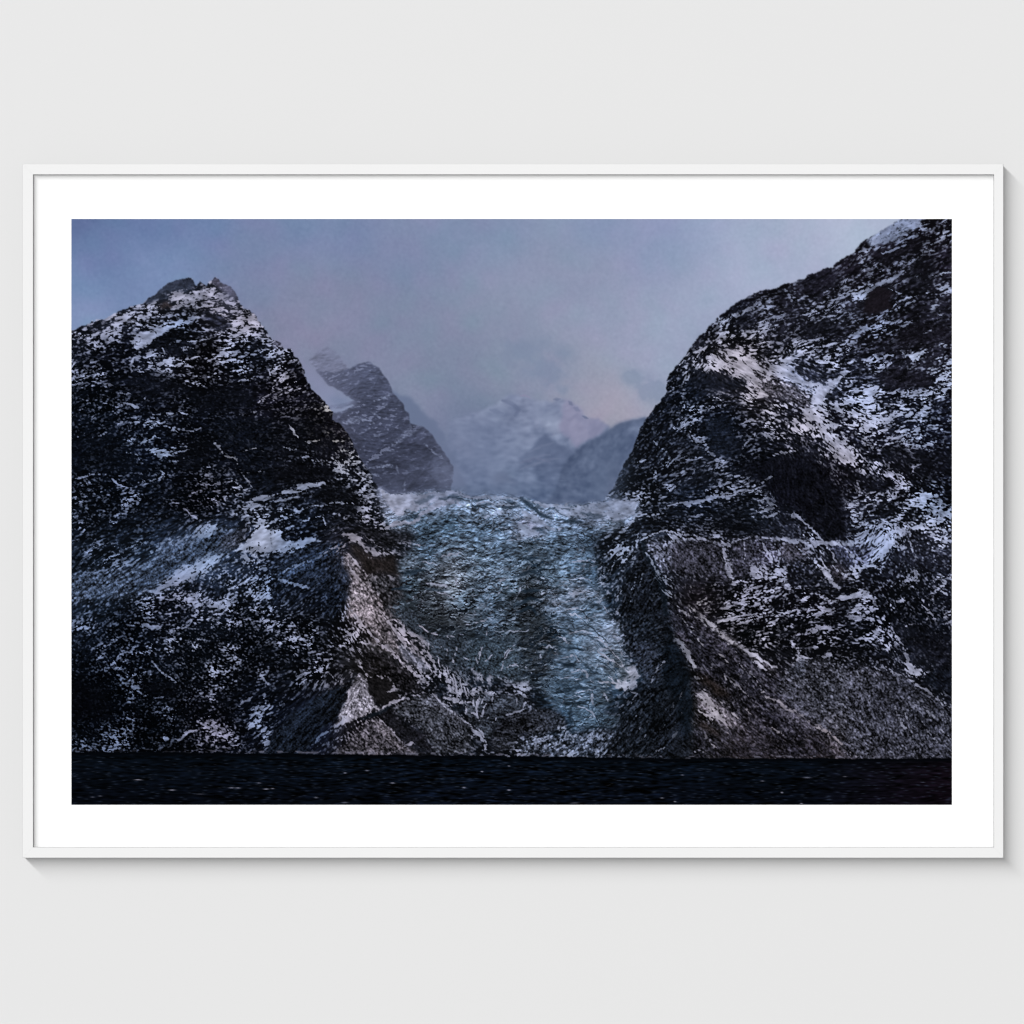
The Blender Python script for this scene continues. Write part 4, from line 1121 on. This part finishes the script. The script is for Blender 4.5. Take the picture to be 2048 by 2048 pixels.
    for r in PATCH.strip().split('\n'):
        e = r.split(' ', 3)
        m = poly(pts(e[2], e[3]), 1.2, float(e[1]))
        v = float(e[0]) / 100
        if v >= .6: expl = np.maximum(expl, m * v); cov = cov * (1 - m) + .55 * m
        else: cov = cov * (1 - m) + .85 * v * m; expl = expl * (1 - m)
    strong = np.zeros((NY, NX), np.float32)             # crests and shelves that run unbroken
    vary = np.clip(.88 + .22 * fbm(7, 3), .4, 1.25)
    for r in LINES.strip().split('\n'):
        e = r.split(' ', 3); v = float(e[1]) / 100; m = line(pts(e[2], e[3]), float(e[0]) * (1.3 if e[2] in ('B4', 'B5', 'C4') else 1.0), .9)
        if v > .93: strong = np.maximum(strong, m)
        if v > 0: expl = np.maximum(expl, m * v * vary)
        else: cov = cov * (1 - m) + (-v) * .3 * m; expl = expl * (1 - m)
    cov = cov * (1 - .15 * fine) * (1 + .34 * (1 - .5 * fine) * np.clip(clump, -1.8, 2) * np.clip(1.25 - cov, 0, 1)) - .015
    # ledges: thin wandering lines that follow the beds of the rock
    lg = norm(streak(gnoise(1.5), 2.4, 18)); lg2 = norm(streak(gnoise(3.2), 1.6, 12))
    led = np.exp(-(lg / .10) ** 2) * sst(clump + .5 * lg2, -.2, 1.2) + .8 * np.exp(-(lg2 / .10) ** 2) * sst(clump, -.4, 1)
    cov = cov + .55 * led * (1 - fine) * sst(cov, .05, .25)
    cov = np.clip(cov, 0, 1)
    tn = idw(table(TONE, lambda e: [float(e[0]), float(e[1]), *hx(e[2]), *hx(e[3])]), 3, 18)
    snow_c, rock_c = tn[..., :3], tn[..., 3:]
    lift = np.clip(.5 + .24 * norm(.7 * sf + .7 * sm) + .26 * hs + .22 * fbm(24, 4), 0.0, 1.8)[..., None]
    rock = rock_c * (.50 + 1.15 * lift)
    # thin dusting on the rock
    dust = (sst(nr2 + .55 * cov - .78, -.05, .45) * (1 + .5 * fine))[..., None]
    rock = rock * (1 - .52 * dust) + snow_c * .52 * dust
    bright = np.clip(.94 + .10 * norm(.6 * sm + .8 * sl) + .14 * (cov[..., None][..., 0] - .5), .66, 1.15)[..., None]
    sn = sst(nr + cov - 1, -.04, .24) * (.78 + .22 * sst(cov, .08, .40)) * (1 - .10 * fine)
    n6 = fbm(5, 3)
    c = rock * (1 - sn[..., None]) + snow_c * bright * sn[..., None]
    grain = norm(.45 * sf + .7 * gnoise(.62) + .3 * iso + .2 * sm + .28 * sL + .34 * sX * fine + .40 * hs + .35 * fbm(9, 3))

    def faces(c, ice):
        for r in FACES.strip().split('\n'):
            e = r.split(' ', 5)
            if (e[0][0] == 'g') != ice: continue
            m = poly(pts(e[4], e[5]), 1.2, float(e[3])) * float(e[2]) / 100
            t = hx(e[0].lstrip('g')) * np.clip(1 + float(e[1]) / 100 * grain, .15, 2.6)[..., None]
            c = over(c, t, m)
        return c
    c = faces(c, False)
    ex = sst(expl * (.9 + .16 * n6) + (.21 * nf + .15 * hs) * (expl > 0), .27, .64) * (.80 + .20 * sst(expl, .6, .95))
    c = over(c, snow_c * bright, np.maximum(ex, np.clip(strong * (.66 + .24 * nf + .2 * hs), 0, .92)))
    img = over(img, c, land)

    # ---- the glacier
    gm = poly(multi(GLACIER), 1.6, 5)
    gt = idw(table("""760 1000 98 9cb8|""" if 0 else GLAC, lambda e: [float(e[0]), float(e[1]), *hx(e[2]), float(e[3]), float(e[4])]), 3, 14)
    base = gt[..., :3]; base = (base * .84 + base.mean(-1, keepdims=True) * .16) * np.array([.985, .99, 1.015], np.float32) * (1 + .07 * fbm(13, 3) + .05 * sl + .06 * gnoise(2.5, 26))[..., None]; amp = gt[..., 3]; deb = gt[..., 4] / 100; lum_ = base.mean(-1, keepdims=True)
    hg = relief((5.5, 2.8, 1.5, .85), 0, 1.6); gn = norm(.5 * sf + .45 * sm + .4 * sl + .25 * sL + .9 * hg)
    base = base * np.clip((lum_ / .43) ** .22, .6, 1.12)
    k = np.clip(1 + amp * .0105 * gn, .25, 1.9)[..., None]
    gc = base * k
    hi = (sst(gn, .95, 2.1) * sst(GY, 1040, 1180) * np.clip(amp / 24, 0, 1) ** 1.5)[..., None]
    gc = gc * (1 - .5 * hi) + hx('a0aac2') * .5 * hi
    wx = fbm(16, 3)
    def crack(sx, sy, w):
        a_ = norm(fftblur(RS.randn(NY, NX).astype(np.float32), sx * Q, sy * Q))
        a_ = bil(a_, jx + 3 * Q * WOB[0], jy + 4 * Q * wx)
        return np.exp(-(a_ / w) ** 2)
    mskA, mskB = sst(fbm(14, 3), -.7, .5), sst(fbm(12, 3), -.4, .7)
    ck = (np.maximum(crack(5, 1.7, .17), crack(9, 2.6, .12)) * mskA * np.clip(amp / 22, .5, 1.2))[..., None]
    gc = gc * (1 - .62 * np.clip(ck, 0, 1))
    ck = (np.maximum(crack(5, 1.5, .12), crack(10, 2.8, .09)) * mskB)[..., None]
    wht = idw([[760,1000,.9],[900,1000,.7],[1050,1020,.8],[1200,1020,.8],[900,1100,.35],[1000,1120,.35],[1120,1120,.35],[830,1180,.5],[900,1170,.6],[960,1190,.5],[1060,1200,.4],[1130,1210,.85],[1170,1190,.8],[1150,1270,.55],[1200,1300,.7],[940,1250,.75],[980,1270,.6],[1060,1280,.7],[880,1300,.35],[930,1320,.3],[1010,1320,.4],[1130,1340,.3],[1180,1380,.5],[1140,1430,.4],[1060,1340,.7]], 3, 14)
    ck = np.clip(ck * wht, 0, 1)
    gc = gc * (1 - .8 * ck) + hx('a0a7bf') * .8 * ck
    nd = rank(norm(.5 * sm + .3 * sl + .6 * sf + .3 * sL - .6 * hg)); db = sst(nd + deb * .9 - 1, -.07, .15)[..., None]
    dk = rock_c * (.35 + .7 * lift)
    gc = gc * (1 - db) + dk * db
    img = over(img, gc, gm * .9)
    img = faces(img, True)
    dirt = (sst(nd - .62, -.04, .16) * poly(multi(ICE2 + '|C3 -60 350|C2 1932 300'), 1, 8) * (GY > 1235) * .25)[..., None]
    img = img * (1 - dirt) + hx('17181c') * dirt
    # snow on the glacier
    for r in GSNOW.strip().split('\n'):
        kind, a, wd, s = r.split(' ', 3)
        m = poly(multi(s), 1.4, float(wd)) if kind == 'p' else line(multi(s), float(wd))
        a = float(a)
        if a > 0:
            m = sst(a * m + .15 * nf * (m > .02), .34, .8)
            img = over(img, snow_c * bright, m * .95)
        else:
            img = over(img, hx('1b2836'), m * -a)
    gm2 = np.maximum(gm, poly(multi(ICE2), 1, 3))
    # the strokes that cross the ice
    for r in LINES.strip().split('\n'):
        e = r.split(' ', 3)
        if e[2] in ('C3', 'C2', 'B3'):
            v = float(e[1]) / 100; m = line(pts(e[2], e[3]), float(e[0]) * .95, .9) * land
            vv = vary * (1 - .25 * (1 - gm2))
            if v > 0: img = over(img, snow_c * bright, sst(v * m * vv + (.15 * nf + .08 * hs) * (m > 0), .34, .76) * .9)
            else: img = over(img, hx('0f1720'), m * .6)
    for s in ("20 640 60 620 120 700 100 760", "140 740 160 680 250 710 420 740 560 780 580 830 450 830 440 770 280 740", "1240 400 1340 420 1370 450 1240 440", "1470 630 1560 600 1620 690 1590 790 1480 820 1400 790 1410 740 1520 700"):
        img = over(img, snow_c * bright, poly(pts('C3', s), 1.8, 1.3) * np.clip(.72 + .28 * nf + .25 * hs + .2 * n6, 0, .96))

    # drifting air: over the col and the far foot of the right wall
    air = .55 * np.exp(-((GX - 1205) / 34) ** 2 - ((GY - 965) / 45) ** 2) + .3 * np.exp(-((GX - 1235) / 30) ** 2 - ((GY - 900) / 60) ** 2) + .35 * np.exp(-((GX - 960) / 130) ** 2 - ((GY - 985) / 14) ** 2)
    img = over(img, hx('56647f'), np.clip(air, 0, .7))
    # summit of the left mountain fades a little
    img = over(img, hx('757a98'), .45 * np.exp(-((GX - 462) / 26) ** 2 - ((GY - 590) / 30) ** 2) * land)
    img = over(img, hx('5d6a88'), .22 * np.exp(-((GX - 330) / 60) ** 2 - ((GY - 585) / 28) ** 2) * land)
    img = over(img, hx('7a7690'), .4 * np.exp(-((GX - 556) / 14) ** 2 - ((GY - 684) / 14) ** 2) * land)

    # ---- the water
    shore = np.interp(GX, [142, 540, 740, 940, 1140, 1342, 1600, 1904], [1504, 1507, 1510, 1512, 1514, 1516.5, 1517, 1517.5]) + .8 * gnoise(6, 30)
    wm = sst(GY - shore, -1, 1)
    d = np.clip((GY - shore) / 95, 0, 1)
    base = np.stack([np.interp(d, [0, .08, .3, 1], v) for v in ([.010, .019, .027, .020], [.014, .034, .043, .030], [.024, .056, .070, .052])], -1)
    red = np.clip((GX - 1600) / 300, 0, 1)[..., None]
    base = base * (1 - red) + base * np.array([2.2, .95, .95]) * red
    wob = norm(gnoise(3.4, .65) + .55 * gnoise(14, 1.2))
    mid = np.exp(-((GX - 1000) / 500) ** 2)[..., None]
    w = base * (1 + (.28 + .3 * mid) * wob[..., None])
    fl = fftblur((RS.rand(NY, NX) > .9991).astype(np.float32), 2.6 * Q, .42 * Q); fl = fl / fl.max()
    fl2 = fftblur((RS.rand(NY, NX) > .994).astype(np.float32), 2.2 * Q, .42 * Q); fl2 = fl2 / fl2.max()
    fl = np.clip(fl - .25, 0, 1) * 1.1
    w = over(w, hx('78829a'), np.clip(fl * .5 * (d > .08), 0, .6)); w = over(w, hx('3a455a'), np.clip(fl2 * .8 * (d > .05), 0, .5))
    for x, y, l, a in ((276, 1559.5, 14, .75), (344, 1580, 12, .8), (463, 1575.5, 12, .6), (476, 1576, 10, .7), (518, 1566, 8, .5), (532, 1578, 10, .75), (690, 1546, 6, .7), (734, 1541, 8, .6), (785, 1566, 9, .7), (928, 1575, 7, .8), (632, 1595, 8, .6), (964, 1543, 5, .8), (1018, 1580, 7, .9),
                       (1018, 1532, 5, .6), (1614, 1555, 15, .6), (1525, 1562, 8, .5), (1564, 1585, 5, .9), (1350, 1603, 5, .7), (1603, 1607, 6, .7), (1324, 1596, 7, .6), (545, 1577, 7, .6), (185, 1594, 8, .4), (200, 1592, 8, .4), (400, 1588, 18, .3), (1365, 1550, 6, .5), (1690, 1553, 8, .4), (690, 1605, 12, .5), (1150, 1606, 16, .4)):
        w = over(w, hx('9a9aae'), a * np.exp(-((GX - x) / (l * .55)) ** 2 - ((GY - y) / 1.1) ** 2))
    img = over(img, w, wm)
    # pale line of stones along the shore
    sl_ = np.exp(-((GY - shore + 3.5) / 2.6) ** 2) * sst(gnoise(2.2, 1), .1, 1.2) * np.clip((GX - 150) / 300, .3, 1)
    img = over(img, hx('77778a'), np.clip(sl_ * .6, 0, .6))
    img = over(img, hx('04060a'), np.clip(np.exp(-((GY - shore - 3) / 3.5) ** 2) * .8, 0, 1))
    sh = img - blur(img.astype(np.float32), 1.1 * Q)          # the crispness of a print
    img = img + .35 * sh * np.clip((GY - 700) / 60 + (land > .5), 0, 1)[..., None]
    return np.clip(img, 0.002, 1)

ILLUM = 1.153
TLO, THI = 0.0, 1.65
P_STRIP, P_FRONT, W_AMB = 63800.0, 11500.0, 0.05


# ================================================================ the scene
import bpy

U = 0.0005                      # metres per sheet unit (2048 units across the view)
DEP = 0.0245                     # how far the frame stands off the wall
REC = 0.0075                    # how deep the mat lies behind the frame's face
CAM = 8.0                       # camera to frame face

for o in list(bpy.data.objects):
    bpy.data.objects.remove(o)
sc = bpy.context.scene
col = sc.collection

def at(x, y, off):
    """sheet units -> metres; off = distance in front of the wall"""
    return ((x - 1024) * U, -off, (1024 - y) * U)

def mesh_obj(name, verts, faces, mat, parent=None, smooth=False):
    me = bpy.data.meshes.new(name)
    me.from_pydata(verts, [], faces)
    me.update()
    o = bpy.data.objects.new(name, me); col.objects.link(o)
    me.materials.append(mat)
    if parent is not None:
        o.parent = parent
        o.matrix_parent_inverse.identity()
        o.location = -parent.location
    if smooth:
        for p in me.polygons: p.use_smooth = True
    return o

def material(name, rgb, rough=.6, spec=.2, vary=0.0, scale=40.0, bump=0.0, bscale=900.0):
    m = bpy.data.materials.new(name); m.use_nodes = True
    nt = m.node_tree; b = nt.nodes['Principled BSDF']
    b.inputs['Roughness'].default_value = rough
    b.inputs['Specular IOR Level'].default_value = spec
    tc = nt.nodes.new('ShaderNodeTexCoord')
    n = nt.nodes.new('ShaderNodeTexNoise'); n.inputs['Scale'].default_value = scale; n.inputs['Detail'].default_value = 5
    r = nt.nodes.new('ShaderNodeValToRGB')
    lo, hi = 1 - vary, 1 + vary
    r.color_ramp.elements[0].position = .3; r.color_ramp.elements[1].position = .7
    r.color_ramp.elements[0].color = (rgb[0] * lo, rgb[1] * lo, rgb[2] * lo, 1)
    r.color_ramp.elements[1].color = (min(1, rgb[0] * hi), min(1, rgb[1] * hi), min(1, rgb[2] * hi), 1)
    nt.links.new(tc.outputs['Object'], n.inputs['Vector'])
    nt.links.new(n.outputs['Fac'], r.inputs['Fac'])
    nt.links.new(r.outputs['Color'], b.inputs['Base Color'])
    if bump:
        n2 = nt.nodes.new('ShaderNodeTexNoise'); n2.inputs['Scale'].default_value = bscale; n2.inputs['Detail'].default_value = 3
        bp = nt.nodes.new('ShaderNodeBump'); bp.inputs['Strength'].default_value = bump; bp.inputs['Distance'].default_value = .0004
        nt.links.new(tc.outputs['Object'], n2.inputs['Vector'])
        nt.links.new(n2.outputs['Fac'], bp.inputs['Height'])
        nt.links.new(bp.outputs['Normal'], b.inputs['Normal'])
    return m

M_WALL = material('matt_wall_paint', (.690, .690, .690), .9, .0, .0015, 3.0, .06, 260)
M_FRAME = material('white_lacquered_wood', (.745, .745, .745), .5, .12, .008, 6.0, .03, 500)
M_MAT = material('white_mat_board', (.915, .915, .915), .95, .0, .0, 40)

# ---- wall
wall = mesh_obj('wall', [(-4, 0, -2.2), (4, 0, -2.2), (4, 0, 2.2), (-4, 0, 2.2)], [(0, 1, 2, 3)], M_WALL)
wall['kind'] = 'structure'
wall['label'] = 'plain pale grey wall behind the framed print'

# ---- framed print
L, R, T, B = 45.0, 2007.0, 327.8, 1716.0              # outer edges of the frame
iL, iR, iT, iB = 66.0, 1988.0, 349.0, 1694.6          # opening
root = bpy.data.objects.new('framed_print', None); col.objects.link(root)
root.empty_display_size = .05
root.location = at(1024, B, 0)
root['label'] = 'white-framed landscape print of a blue glacier between dark snowy mountains, hung on pale grey wall'
root['category'] = 'framed picture'

BV = .0006
def rail(corner_out, corner_in):
    """one mitred length of moulding; corners are (x, y) pairs in sheet units: outer ends, inner ends"""
    (xa, ya), (xb, yb) = corner_out
    (xc, yc), (xd, yd) = corner_in                    # inner ends matching a, b
    t = BV / (abs((ya - yc) if ya == yb else (xa - xc)) * U)
    prof = [(0, .0005), (0, DEP - BV), (t * .3, DEP - BV * .3), (t, DEP), (1 - t * .3, DEP), (1, DEP - BV * .3), (1, .0005)]
    v = []
    for s in (0, 1):
        for u, d in prof:
            o, i = ((xa, ya), (xc, yc)) if s == 0 else ((xb, yb), (xd, yd))
            v.append(at(o[0] + (i[0] - o[0]) * u, o[1] + (i[1] - o[1]) * u, d))
    n = len(prof)
    f = [(k, (k + 1) % n, n + (k + 1) % n, n + k) for k in range(n)]
    f += [tuple(range(n - 1, -1, -1)), tuple(range(n, 2 * n))]
    o = mesh_obj('frame_rail', v, f, M_FRAME, root)
    bm = __import__('bmesh').new(); bm.from_mesh(o.data)
    __import__('bmesh').ops.recalc_face_normals(bm, faces=bm.faces)
    bm.to_mesh(o.data); bm.free()
    return o

g = .05                                               # hairline at each mitre
rail(((L + g, T), (R - g, T)), ((iL + g, iT), (iR - g, iT)))
rail(((L + g, B), (R - g, B)), ((iL + g, iB), (iR - g, iB)))
rail(((L, T + g), (L, B - g)), ((iL, iT + g), (iL, iB - g)))
rail(((R, T + g), (R, B - g)), ((iR, iT + g), (iR, iB - g)))

def plate(name, x0, y0, x1, y1, d0, d1, mat):
    a = [at(x0, y0, d0), at(x1, y0, d0), at(x1, y1, d0), at(x0, y1, d0)]
    b = [at(x0, y0, d1), at(x1, y0, d1), at(x1, y1, d1), at(x0, y1, d1)]
    f = [(0, 1, 2, 3), (7, 6, 5, 4), (0, 4, 5, 1), (1, 5, 6, 2), (2, 6, 7, 3), (3, 7, 4, 0)]
    return mesh_obj(name, a + b, f, mat, root)

plate('mat_board', iL - 3, iT - 3, iR + 3, iB + 3, DEP - REC - .002, DEP - REC, M_MAT)

# the printed sheet: a fine grid that carries the picture as pigment, point by point
pic = paint()
lin = np.where(pic <= .04045, pic / 12.92, ((pic + .055) / 1.055) ** 2.4)
alb = np.clip(lin / ILLUM, 0.0004, .92).astype(np.float32)
kx = np.linspace(PX0, PX0 + PW, NX); ky = np.linspace(PY0, PY0 + PH, NY)
d = DEP - REC + .00025
X, Y = np.meshgrid(kx, ky)
co = np.empty((NX * NY, 3), np.float32)
co[:, 0] = ((X - 1024) * U).ravel(); co[:, 1] = -d; co[:, 2] = ((1024 - Y) * U).ravel()
idx = np.arange(NX * NY, dtype=np.int32).reshape(NY, NX)
quad = np.stack([idx[:-1, :-1], idx[1:, :-1], idx[1:, 1:], idx[:-1, 1:]], -1).reshape(-1)
me = bpy.data.meshes.new('photo_print')
me.vertices.add(NX * NY); me.vertices.foreach_set('co', co.ravel())
me.loops.add(quad.size); me.loops.foreach_set('vertex_index', quad)
me.polygons.add(quad.size // 4)
me.polygons.foreach_set('loop_start', np.arange(0, quad.size, 4, dtype=np.int32))
me.update(calc_edges=True)
ca = me.color_attributes.new('ink', 'FLOAT_COLOR', 'POINT')
rgba = np.ones((NX * NY, 4), np.float32); rgba[:, :3] = alb.reshape(-1, 3)
ca.data.foreach_set('color', rgba.ravel())
m = bpy.data.materials.new('printed_ink'); m.use_nodes = True
nt = m.node_tree; b = nt.nodes['Principled BSDF']
b.inputs['Roughness'].default_value = .8; b.inputs['Specular IOR Level'].default_value = 0.0
an = nt.nodes.new('ShaderNodeVertexColor'); an.layer_name = 'ink'
nt.links.new(an.outputs['Color'], b.inputs['Base Color'])
me.materials.append(m)
po = bpy.data.objects.new('photo_print', me); col.objects.link(po)
po.parent = root; po.location = -root.location

# ---- light: a long strip lamp high on the left and a plain front lamp
def area(name, loc, target, sx, sy, power, roll=0.0):
    from mathutils import Vector, Matrix
    l = bpy.data.lights.new(name, 'AREA'); l.shape = 'RECTANGLE'; l.size = sx; l.size_y = sy; l.energy = power
    o = bpy.data.objects.new(name, l); col.objects.link(o)
    z = -(Vector(target) - Vector(loc)).normalized()
    x = Vector((math.cos(roll), 0, math.sin(roll))); x = (x - x.dot(z) * z).normalized(); y = z.cross(x)
    o.matrix_world = Matrix(((x.x, y.x, z.x, loc[0]), (x.y, y.y, z.y, loc[1]), (x.z, y.z, z.z, loc[2]), (0, 0, 0, 1)))
    return o
DL = 60.0
t0, t1 = TLO, THI                      # tangents of the angles off the wall's normal that the strip spans
c = (t0 + t1) / 2 * DL
area('strip_lamp', (-c * .7071, -DL, c * .7071), (-c * .7071, 0, c * .7071), (t1 - t0) * DL, 5.5, P_STRIP, -math.pi / 4)
area('front_lamp', (0.0, -DL, 0.0), (0, 0, 0), 3.0, 3.0, P_FRONT)

w = bpy.data.worlds.new('World'); sc.world = w; w.use_nodes = True
w.node_tree.nodes['Background'].inputs[0].default_value = (1, 1, 1, 1)
w.node_tree.nodes['Background'].inputs[1].default_value = W_AMB

# ---- camera
cd = bpy.data.cameras.new('Camera'); cam = bpy.data.objects.new('Camera', cd); col.objects.link(cam)
cam.location = (0, -(CAM + DEP), 0); cam.rotation_euler = (math.pi / 2, 0, 0)
cd.sensor_width = 36.0; cd.lens = 36.0 * CAM / (2048 * U)
cd.clip_start = .1; cd.clip_end = 200
sc.camera = cam
sc.view_settings.view_transform = 'Standard'; sc.view_settings.look = 'None'
sc.view_settings.exposure = 0; sc.view_settings.gamma = 1; sc.view_settings.use_curve_mapping = False
sc.render.resolution_x = sc.render.resolution_y = 1024
sc.cycles.use_denoising = True
sc.cycles.max_bounces = 4; sc.cycles.diffuse_bounces = 0
sc.cycles.pixel_filter_type = 'BLACKMAN_HARRIS'; sc.cycles.filter_width = 1.2
